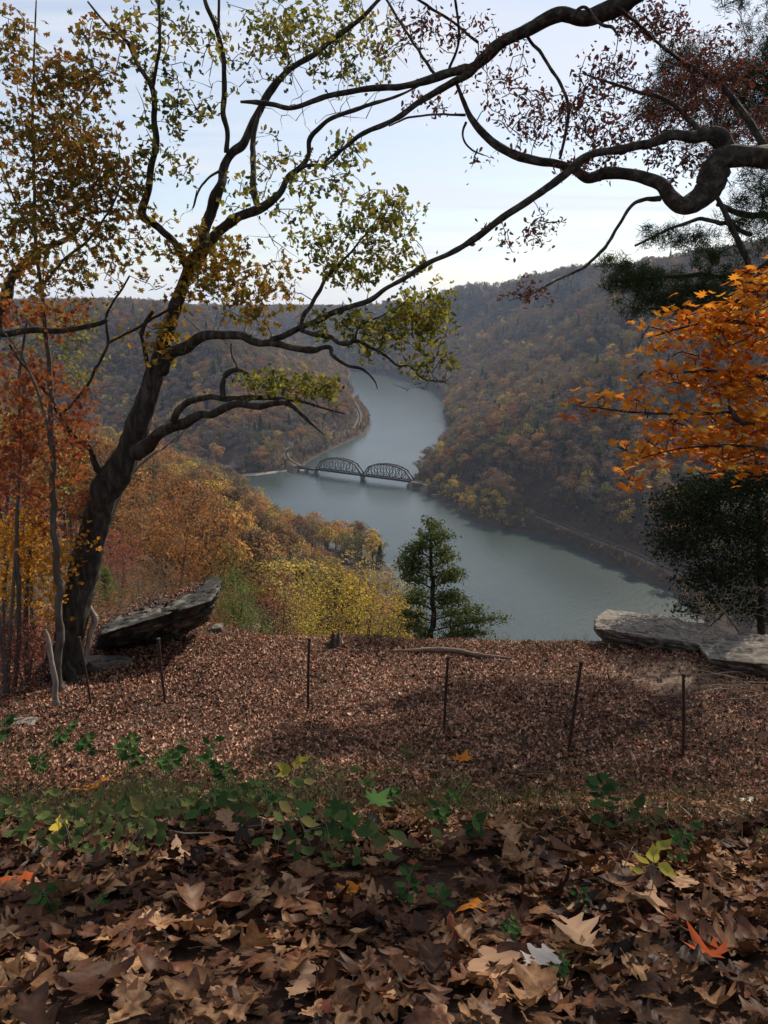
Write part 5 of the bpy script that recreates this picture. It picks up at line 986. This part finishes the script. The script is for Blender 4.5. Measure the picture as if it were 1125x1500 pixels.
# ------------------------------------------------------------------ posts, log, stump
for k, (xt, yt, xb, yb, wd, lab) in enumerate([(232, 937, 243, 1031, 5, 'thin rusty post in front of the cracked boulder'), (453, 937, 451, 1041, 5, 'upright dark post standing in front of the stump'), (656, 965, 650, 1068, 5, 'dark post whose top crosses the fallen log'),
        (851, 972, 832, 1098, 6, 'tallest dark post, leaning below the overlook rock tip'), (1001, 990, 1002, 1111, 5, 'straight dark post below the wide flat rock, the last of the row'), (58 * 2, 935, 134, 1034, 4, 'thin dark post in the brush by the oak foot')]):
    g = ground_at(xb, yb); tp = at(xt, yt, g[1] + (.05 if k % 2 else -.04)); s = (g[1] * cP - g[2] * sP) / F
    t = thing('fence_post', lab, 'post', tuple(g), 'metal stakes across the leafy ledge')
    b = MB(); Q = spline([g - [0, 0, .15], (g + tp) / 2 + rng.normal(size=3) * .004, tp], 8); b.tube(Q, wd * s / 2 * .8, 8)
    for q in Q[2::2]: b.tube([q, q + (tp - g) * .008], wd * s / 2, 8)
    b.build('shaft', M['rust'], t, True, g); b = MB(); b.tube([tp, tp + unit(tp - g) * .02], wd * s / 2 * 1.25, 8); b.build('cap', M['rust'], t, True, g)
M['log_bark'] = noise_mat('weathered_log', [(.05, .03, .02), (.14, .09, .065), (.22, .16, .12)], 9, bump=.6, stretch=(.3, 1, 1))
def stump():
    g = ground_at(489, 950); t = thing('broken_stump', 'jagged dark broken stump on the brink behind the second post', 'stump', tuple(g)); n = 14; V = []; hs = [0, .12, .24, .36]
    for i, h in enumerate(hs):
        for j in range(n):
            a = j / n * 6.283; r = (.17 - .11 * i / 3) * (1 + .35 * math.sin(a * 3 + 1) * .5 + rng.uniform(-.1, .1)); zz_ = h * 1.0 + (0 if i < 3 else rng.uniform(-.12, .14)); V.append((math.cos(a) * r + .06 * h * 2, math.sin(a) * r, zz_ - .05))
    Fq = [[i * n + j, i * n + (j + 1) % n, (i + 1) * n + (j + 1) % n, (i + 1) * n + j] for i in range(3) for j in range(n)]; V.append((.05, 0, .2)); c = len(V) - 1
    mesh_obj('wood', V, [np.array([[3 * n + j, 3 * n + (j + 1) % n, c] for j in range(n)]), np.array(Fq)], M['bark'], t)
    b = MB()
    for a in (0.2, 2.4, 4.0): b.tube([(0, 0, .06), (math.cos(a) * .22, math.sin(a) * .22, .03), (math.cos(a) * .4, math.sin(a) * .4, -.05)], [.06, .04, .015], 6)
    b.build('root', M['bark'], t, True)
stump()
def log(label, pts, m, name='fallen_log', cat='log', lift=.5, group=None, sub=True):
    P = []; r = []
    for px, py, wd in pts:
        g = ground_at(px, py); s = (g[1] * cP - g[2] * sP) / F; r.append(wd * s / 2); P.append(g + [0, 0, r[-1] * lift])
    Q = spline(P, 5); rr = np.interp(np.linspace(0, 1, len(Q)), np.linspace(0, 1, len(r)), r) * (1 + .08 * rng.normal(size=len(Q))); b = MB(); b.tube(Q, rr, 8); o = b.build(name, M[m], None, True, tuple(P[0])); tag(o, label, cat, group); return o
log('long thin fallen log lying along the brink behind the third post', [(572, 956, 3), (600, 957, 5), (630, 959, 8), (665, 961, 9), (700, 965, 7), (748, 969, 4)], 'log_bark', lift=1.5)
log('thin broken stick beside the fallen log', [(690, 960, 2), (730, 967, 3), (748, 972, 2)], 'twig', 'stick', 'stick')
for k in range(12):
    px = rng.uniform(1040, 1125); py = 985 + 4 * k; dxx = rng.uniform(25, 60); a = rng.uniform(-.35, .3)
    log(['topmost', 'second', 'third', 'fourth', 'fifth', 'sixth', 'seventh', 'eighth', 'ninth', 'tenth', 'eleventh', 'lowest'][k] + ' dry stick from the top of the pile under the ledge rock', [(px - dxx, py - dxx * a, 1), (px, py + rng.uniform(-4, 4), 2), (px + dxx, py + dxx * a, 1)], 'twig', 'stick', 'stick', 3 + 8 * rng.random(), 'sticks piled under the ledge rock')
for k in range(0):
    px = rng.uniform(150, 255); py = rng.uniform(880, 905); log('dry bleached stick lying across the top of the cracked boulder' if k < 0 else 'dry stick tangled at the oak foot beside the boulder', [(px - 110, py + 100 - 10, 1), (px - 90, py + 92, 2), (px - 60, py + 80 + rng.uniform(-15, 15), 1)], 'twig', 'stick', 'stick', 2, 'sticks at the oak foot')

# ------------------------------------------------------------------ leaf litter
def litter_mat(name, gloss, cols=[(0.022, 0.010, 0.007), (0.060, 0.024, 0.015), (0.115, 0.046, 0.027), (0.18, 0.078, 0.046), (0.28, 0.14, 0.088), (0.42, 0.26, 0.18), (0.19, 0.045, 0.02)]):
    return leaf_mat(name, mottle=45, cols=cols, trans=.15, rough=.5, gloss=gloss)
M['litter'] = litter_mat('dry_leaf_litter', .012, [(.012, .007, .005), (.032, .015, .009), (.068, .030, .016), (.095, .038, .020), (.135, .066, .032), (.22, .115, .055), (.34, .20, .105), (.13, .038, .018)]); M['litter_far'] = litter_mat('small_leaf_litter', .02, [(.022, .010, .007), (.07, .028, .017), (.15, .062, .036), (.25, .115, .07), (.39, .205, .13), (.56, .36, .25), (.24, .065, .028)])
def tnormal(x, y):
    e = .08; zx = (terrain(x + e, y) - terrain(x - e, y)) / (2 * e); zy = (terrain(x, y + e) - terrain(x, y - e)) / (2 * e); return unit(np.stack([-zx, -zy, np.ones(len(x))], -1))
def wedge(n, y0, y1, p=1.0, m=.9):
    y = np.sqrt(rng.random(n) * (y1 ** 2 - y0 ** 2) + y0 ** 2); x = rng.uniform(-1, 1, n) * (.56 * y + m); return x, y
def litter_near():
    b = MB(); n = 50000; x, y = wedge(n, .45, 8.5, m=1.7); kk_ = rng.random(n) < 1 - .8 * sstep(3.0, 8.5, y); x, y = x[kk_], y[kk_]; n = len(x); z = terrain(x, y); Nt = tnormal(x, y)
    lay = rng.random(n); P = np.stack([x, y, z + .008 + .075 * lay * np.clip(fbm(x * 2.5, y * 2.5, 5) * 1.6, .3, 1.2)], -1); tilt = rdir(n) * (rng.random(n) ** 1.6 * .85 + .03)[:, None]; Nn = unit(Nt + tilt); D = rdir(n); S = (.045 + .08 * rng.random(n) ** 1.7) * (1 - .25 * sstep(2.4, 5, y)); S = S * np.where(rng.random(n) < .12, 1.3, 1)
    k = rng.integers(0, 10, n); r = np.clip(rng.normal(.44, .24, n) + .5 * (fbm(x * 3, y * 3, 12) - .5), 0, 1)
    tpl = OAKS + [OAKS[4], OAKS[1]] + [oval_leaf(.6, .5, .3), oak_leaf(.9, .9, .6, 3.3)]
    for i, tp in enumerate(tpl):
        m = k == i; b.scatter(P[m], Nn[m], D[m], S[m] * (1.0 if i > 7 else 1.1), tp, r[m])
    tag(b.build('leaf_litter', M['litter'], smooth=True), 'thick carpet of large curled brown oak leaves at the viewer\'s feet', kind='stuff')
def litter_far():
    b = MB(); n = 98000; x, y = wedge(n, 3.6, 19.5, m=2.0); z = terrain(x, y); k = (z > -9.5)
    # worn earth shows through on the path by the flat rock
    px, py, dd = proj(np.stack([x, y, z], -1)); worn = np.exp(-(((px - 985) / 60) ** 2 + ((py - 1000) / 40) ** 2)); k &= (rng.random(n) > worn * .85) & (rng.random(n) < np.clip(fbm(x * .7, y * .9, 91) * 2.6 - .1, .45, 1))
    x, y, z = x[k], y[k], z[k]; n = len(x); Nn = unit(tnormal(x, y) + rdir(n) * rng.uniform(.1, .8, n)[:, None]); S = rng.uniform(.04, .095, n) * np.where(rng.random(n) < .08, 1.5, 1); r = np.clip(rng.normal(.45, .24, n) + .55 * (fbm(x * .6, y * .6, 71) - .5), 0, 1); P = np.stack([x, y, z + .01 + .025 * rng.random(n)], -1); kk = rng.integers(0, 3, n)
    for i, tp in enumerate([strip_leaf([0, .3, .5, .75, 1], [.02, .3, .12, .28, .02], .5, .5, .5), strip_leaf([0, .5, 1], [.02, .28, .02], -.6, .8), strip_leaf([0, .35, .6, 1], [.02, .34, .2, .02], .8, -.4, .6)]):
        m = kk == i; b.scatter(P[m], Nn[m], rdir(m.sum()), S[m], tp, r[m])
    tag(b.build('leaf_litter', M['litter_far']), 'brown fallen leaves spread over the whole sloping ledge', kind='stuff')
def litter_rock():
    b = MB()
    for Pv in ROCKTOP:
        c = Pv.mean(0); top = Pv[(Pv[:, 2] > c[2] + (Pv[:, 0] - c[0]) * .28) & (Pv[:, 0] < Pv[:, 0].max() - .55) & (Pv[:, 1] > c[1] - .7)]
        i = rng.integers(0, len(top), 1500); m = fbm(top[i, 0] * 1.5, top[i, 1] * 1.5, 7) > .42; P = top[i][m] + rng.normal(size=(m.sum(), 3)) * [.05, .05, .01] + [0, 0, .015]; n = len(P)
        b.scatter(P, unit(rdir(n) * .45 + [0, 0, 1]), rdir(n), rng.uniform(.05, .1, n), oval_leaf(.6, .5, .3), np.clip(rng.normal(.35, .2, n), 0, 1))
    tag(b.build('leaf_litter', M['litter_far']), 'brown leaves caught on the top of the cracked boulder', kind='stuff')
litter_near(); litter_far(); litter_rock()
def twig_litter():
    b = MB(); x, y = wedge(420, 2.6, 17, m=.6)
    for a, c in zip(x, y):
        th = rng.random() * 6.28; l = rng.uniform(.06, .28); z = gz(a, c) + .05; b.tube([(a - math.cos(th) * l, c - math.sin(th) * l, z + rng.uniform(-.01, .03) - .35 * -math.sin(th) * l), (a, c, z + .02), (a + math.cos(th + .3) * l, c + math.sin(th + .3) * l, z - .35 * math.sin(th) * l + rng.uniform(0, .05))], [.003, .004, .002], 4)
    tag(b.build('twig_litter', M['twig'], None, True), 'small broken twigs strewn through the fallen leaves', kind='stuff')
twig_litter()
def fallen(px, py, size, tpl, col, label, tilt=.13, ang=None, lift=.05):
    g = ground_at(px, py, .7); s = (g[1] * cP - g[2] * sP) / F; nm = unit(tnormal(g[:1], g[1:2])[0] + rng.normal(size=3) * tilt + [0, -.15, 0]); a = rng.random() * 6.28 if ang is None else ang; D = np.array([math.cos(a), math.sin(a), 0.])
    b = MB(); b.scatter((g + [0, 0, lift])[None], nm[None], D[None], size * s, tpl, np.array([rng.random()])); o = b.build('fallen_leaf', M[col], None, False, tuple(g)); tag(o, label, 'leaf', 'single bright leaves lying on the litter')
LM('lf_yellow', [(.45, .33, .04), (.5, .38, .06)], .3); LM('lf_orange', [(.42, .13, .02), (.5, .18, .03)], .3); LM('lf_tan', [(.34, .20, .12), (.42, .27, .17)], .2); LM('lf_red', [(.3, .05, .02), (.35, .08, .03)], .3); LM('lf_pale', [(.5, .45, .38), (.6, .54, .46)], .2); LM('lf_greyp', [(.30, .27, .24), (.36, .32, .29)], .1)
for a in [(112, 1460, 48, MAPS[0], 'lf_yellow', 'small bright yellow maple leaf lying near the lowest edge'), (785, 1430, 75, OAKS[0], 'lf_greyp', 'greyish lobed oak leaf lying face up beside green blades'), (795, 1275, 58, OAKS[3], 'lf_greyp', 'grey curled oak leaf upslope of the face-up grey one'), (945, 1335, 95, OAKS[2], 'lf_tan', 'large tan oak leaf standing out above the darker leaves'),
          (720, 1435, 110, OAKS[1], 'lf_tan', 'broad tan oak leaf in the middle of the nearest litter'), (30, 1300, 50, OAKS[4], 'lf_red', 'orange-red curled leaf at the outer edge of the litter'), (517, 1322, 50, OAKS[1], 'lf_orange', 'orange curled leaf above the tan leaves'), (690, 1340, 52, OAKS[4], 'lf_orange', 'rust-orange leaf standing on edge among brown ones'),
          (560, 1485, 55, MAPS[1], 'lf_red', 'dark red leaf at the very bottom of the litter'), (430, 1320, 70, OAKS[0], 'lf_tan', 'pale tan oak leaf beside the orange curled one'), (255, 1270, 80, OAKS[2], 'lf_tan', 'long tan leaf shining in a patch of light'), (340, 1230, 70, OAKS[5], 'lf_tan', 'light tan leaf lying just under the green seedlings'),
          (88, 1232, 55, OVAL, 'lf_yellow', 'mottled yellow-orange leaf hanging in the grass'), (130, 1160, 60, OAKS[0], 'lf_orange', 'dull orange leaf lying on top of the grass stems'), (678, 1118, 36, MAPS[0], 'lf_orange', 'bright orange maple leaf on the sunlit edge of the shade'), (640, 1178, 24, MAPS[1], 'lf_orange', 'small orange leaf below the brightest maple leaf'), (628, 1112, 14, MAPS[0], 'lf_orange', 'tiny orange leaf beside the brightest maple leaf'),
          (1092, 1180, 34, OAKS[1], 'lf_pale', 'whitish curled leaf high on the far side of the litter'), (1057, 1212, 26, OAKS[1], 'lf_pale', 'whitish leaf just below the other whitish one'), (825, 1196, 24, MAPS[1], 'lf_red', 'small reddish leaf in the shaded litter'), (1040, 1250, 50, OAKS[3], 'lf_tan', 'tan curled leaf below the whitish pair'), (850, 1400, 90, OAKS[3], 'lf_tan', 'deeply curled tan oak leaf beside the grey one'),
          (230, 1375, 80, OAKS[4], 'lf_tan', 'broad folded tan oak leaf in the nearest shade'), (1035, 1420, 70, MAPS[2], 'lf_red', 'dark red-brown curled leaf near the lower corner'), (440, 1470, 70, OAKS[2], 'lf_tan', 'upright tan leaf catching light at the lowest edge')]: fallen(*a)

# ------------------------------------------------------------------ grass, seedlings, dead twigs near the viewer
def grass():
    b = MB(); n = 22000; x, y = wedge(n, 2.7, 10.5, m=.8); w_ = np.exp(-((y - 5.2) / 2.0) ** 2) * np.clip(fbm(x * 1.3, y * .9, 33) * 3.4 - 1.35, 0, 1) * (.25 + .65 * (1 - sstep(-.5, 2.0, x))) + .04; k = rng.random(n) < w_; x, y = x[k], y[k]
    x2 = rng.uniform(-5, 8, 700); y2 = rng.uniform(15.0, 16.7, 700); k = fbm(x2 * 1.2, y2, 8) > .5; x = np.append(x, x2[k]); y = np.append(y, y2[k])
    n = len(x); P = np.stack([x, y, terrain(x, y)], -1); P = np.repeat(P, 5, 0) + rng.normal(size=(n * 5, 3)) * [.03, .03, 0]; n *= 5; D = unit(rdir(n) * .75 + [0, 0, 1]); S = rng.uniform(.08, .30, n)
    bl = strip_leaf([0, .4, .75, 1], [.009, .008, .005, .001], .5, 0); b.scatter(P + D * S[:, None] * .45, unit(np.cross(D, rdir(n))), D, S, bl, rng.random(n))
    LM('grass_mix', [(.02, .03, .01), (.05, .06, .02), (.10, .085, .04), (.20, .15, .09)], .3); tag(b.build('grass', M['grass_mix']), 'thin dry and green grass blades along the near crest', kind='stuff')
grass()
LM('seedling_green', [(.02, .045, .016), (.04, .085, .026), (.08, .15, .045)], .35); LM('seedling_yellow', [(.2, .2, .04), (.4, .34, .06)], .4)
BROAD = strip_leaf([0, .08, .2, .35, .5, .65, .8, .92, 1.0], [.02, .15, .25, .29, .27, .21, .13, .05, .005], .35, .3); POINT = maple_leaf(.3)
def seedling(px, py, hpx, nl, spx, label, lm='seedling_green', tpl=BROAD, group='green seedlings along the near crest'):
    if tpl is BROAD and lm == 'seedling_green': nl = int(nl * 2.2); spx *= .82; hpx *= 1.2
    g = ground_at(px, py, .7); s = (g[1] * cP - g[2] * sP) / F; h = hpx * s; t = thing('seedling', label, 'seedling', tuple(g), group)
    top = np.array([rng.normal() * .15 * h, rng.normal() * .15 * h, h]); Q = spline([(0, 0, -.02), top * .5 + rng.normal(size=3) * .05 * h, top], 5); b = MB(); b.tube(Q, np.linspace(.0022, .0012, len(Q)) * max(1, s * 300), 5); 
    tt = rng.uniform(.35, 1, nl); tt[0] = 1; a = np.arange(nl) * 2.4 + rng.random(); base_ = Q[(tt * (len(Q) - 1)).astype(int)]; D = np.stack([np.cos(a), np.sin(a), .25 + 0 * a], -1); sz = spx * s * rng.uniform(.65, 1.1, nl); P = base_ + D * sz[:, None] * .75
    for p, q in zip(base_, base_ + D * sz[:, None] * .3): b.tube([p, q], .0012 * max(1, s * 300), 4)
    b.build('stem', M['twig'], t, True)
    for i in range(nl):
        c = MB(); c.scatter(P[i:i + 1], unit(np.array([[rng.normal() * .3, -.35 + rng.normal() * .2, 1.]])), D[i:i + 1], sz[i:i + 1], tpl, np.array([rng.random()])); c.build('leaf', M[lm], t)
SD = [(520, 1240, 60, 5, 46, 'pale green lobed seedling, brightest and nearest the path middle', 'seedling_green', POINT), (470, 1235, 50, 4, 38, 'dark lobed seedling beside the brightest lobed one', 'seedling_green', POINT), (178, 1215, 25, 2, 34, 'two-leaved seedling with large oval leaves above the mottled leaf'), (250, 1215, 35, 3, 32, 'seedling of pointed oval leaves in the grass middle'), (290, 1220, 30, 4, 26, 'small seedling beside a group of oval leaved ones'),
      (375, 1190, 40, 6, 22, 'leafy dark seedling half hidden by grass stems'), (150, 1270, 30, 4, 24, 'little green sprig rising from brown oak leaves'), (85, 1350, 50, 5, 26, 'three-stemmed green sprig at the outer side of the litter'), (140, 1345, 28, 3, 18, 'tiny sprig next to the taller outer sprig'), (630, 1230, 45, 7, 24, 'bushy green seedling right of the lobed ones'), (690, 1245, 40, 6, 24, 'bushy seedling in shade at the crest'),
      (600, 1330, 50, 6, 22, 'green seedling standing in front of large tan leaves'), (650, 1340, 40, 5, 20, 'short green seedling by the rust-orange leaf'), (870, 1240, 80, 9, 26, 'tall leafy seedling in the shaded litter'), (990, 1280, 60, 7, 22, 'dark seedling beside the yellow-leaved one'), (948, 1325, 85, 4, 34, 'yellow-leaved seedling standing in brown litter', 'seedling_yellow'), (940, 1300, 55, 3, 24, 'greenish yellow sprig close behind the yellow-leaved one', 'seedling_yellow'),
      (200, 1140, 55, 8, 22, 'leafy dark seedling on the sunlit grass edge'), (130, 1120, 40, 7, 20, 'low seedling cluster near the brush'), (90, 1110, 40, 6, 20, 'green sprig nearest the brush'), (245, 1150, 60, 8, 24, 'taller dark seedling behind the oval leaved ones'), (300, 1140, 50, 6, 20, 'thin seedling where the litter turns sunny'), (340, 1170, 45, 7, 20, 'rounded seedling left of a dry stem'), (430, 1155, 40, 5, 24, 'yellowing seedling beside a pale dry twig', 'seedling_yellow'),
      (560, 1200, 40, 7, 20, 'green seedling at the edge of shade'), (745, 1390, 40, 6, 18, 'green sprig beside the grey lobed leaf'), (820, 1450, 45, 9, 16, 'dark narrow-leaved tuft near the lowest edge'), (845, 1345, 30, 4, 18, 'small green sprig above the curled tan leaf'), (475, 1360, 20, 3, 14, 'tiny bright sprig poking through tan leaves'), (10, 1100, 40, 6, 24, 'green seedling at the outermost edge of the grass'), (60, 1150, 40, 6, 20, 'seedling in grass by the dull orange leaf'),
      (410, 1205, 40, 6, 22, 'seedling of dull green leaves under the pale dry twig'), (320, 1205, 45, 6, 24, 'green seedling above the light tan leaf'), (660, 1200, 40, 6, 18, 'faint seedling below the small orange leaf')]
for a in SD: seedling(*a)
# low green cover between the seedlings
def green_cover():
    b = MB(); n = 3300; x, y = wedge(n, 2.2, 9.0, m=.6); z = terrain(x, y); px, py, _ = proj(np.stack([x, y, z], -1))
    w_ = np.exp(-((py - 1180 + .02 * (px - 400) - 60 * (fbm(x * 1.1, x * 0 + 2, 5) - .5)) / 72) ** 2) * np.clip(fbm(x * 1.6, y * 1.2, 133) * 4 - 1.9, 0, 1) * (.15 + .85 * (1 - sstep(420, 900, px))) + .012; k = rng.random(n) < w_; x, y, z = x[k], y[k], z[k]; n = len(x); print('cover', n)
    per = 9; h = np.repeat(rng.uniform(.05, .26, n), per) * rng.random(n * per); P = np.repeat(np.stack([x, y, z], -1), per, 0) + np.stack([rng.normal(size=n * per) * .06, rng.normal(size=n * per) * .06, h], -1); m = n * per
    b.scatter(P, unit(rdir(m) * .55 + [0, -.2, 1]), rdir(m), rng.uniform(.022, .06, m) * (1 + .6 * (np.repeat(y, per) < 4.2) * rng.random(m)), BROAD, np.clip(np.repeat(rng.random(n), per) * .7 + .3 * rng.random(m), 0, 1))
    q = np.stack([x, y, z], -1); q = np.repeat(q, 2, 0) + rng.normal(size=(2 * n, 3)) * [.04, .04, 0]; D = unit(rdir(2 * n) * .3 + [0, 0, 1]); b.scatter(q, unit(np.cross(D, rdir(2 * n))), D, rng.uniform(.15, .35, 2 * n), (SLV[0] * [.018, 1, 1], SLV[1]), rng.random(2 * n), 1)
    LM('cover_green', [(.026, .044, .016), (.055, .085, .03), (.11, .14, .05), (.17, .12, .05)], .4); tag(b.build('ground_cover', [M['cover_green'], M['twig']]), 'patchy low green leaves and stems along the near crest', kind='stuff')
green_cover()
for k, (px, py, h, lean) in enumerate([(455, 1160, 50, 10), (460, 1255, 60, -25), (470, 1160, 40, -30), (600, 1260, 40, 60), (330, 1120, 60, 4), (240, 1130, 70, -3), (170, 1300, 90, 40), (700, 1200, 60, 20), (380, 1240, 50, 15), (300, 1180, 70, -6), (750, 1230, 50, -40), (900, 1290, 40, 30), (540, 1180, 70, 5), (210, 1180, 80, 8)]):
    g = ground_at(px, py, .7); s = (g[1] * cP - g[2] * sP) / F; P = spline([g, g + np.array([lean * .4 * s, 0, h * .55 * s]), g + np.array([lean * s, .05, h * s])], 4); b = MB(); b.tube(P, np.linspace(.003, .0012, len(P)), 5)
    for f in (5, 7): b.tube([P[min(f, len(P) - 1)], P[min(f, len(P) - 1)] + rng.normal(size=3) * .04 + [0, 0, .04]], .0012, 4)
    o = b.build('dry_stem', M['twig'], None, True, tuple(g)); tag(o, ['thin', 'bent', 'forked', 'leaning', 'upright', 'tall', 'pale'][k % 7] + ' dry stem ' + ['beside the yellowing seedling', 'under the lobed seedlings', 'crossing the pale twig', 'low over the tan leaves', 'on the sunny litter', 'among dark seedlings', 'over the nearest oak leaves', 'in the shaded litter', 'left of the lobed seedlings', 'behind the grass tufts', 'beside the bushy seedling', 'by the yellow-leaved sprig', 'at the shade edge', 'above the oval leaved seedling'][k], 'dry stem', 'dry stems in the grass')
#STAGE6
# ------------------------------------------------------------------ haze
def haze():
    b = MB(); b.box((0, 3600, -35), (7300, 3750, 158)); m, nt, out = mat('haze')
    v = N(nt, 'ShaderNodeVolumePrincipled'); v.inputs['Color'].default_value = (0.56, 0.72, 1.0, 1); v.inputs['Density'].default_value = HAZE_D; v.inputs['Anisotropy'].default_value = 0.2
    L(nt, v.outputs[0], out.inputs['Volume']); tag(b.build('haze', m), kind='stuff', label='thin bluish haze lying over the whole river gorge')
HAZE_D = 0.000055
haze()
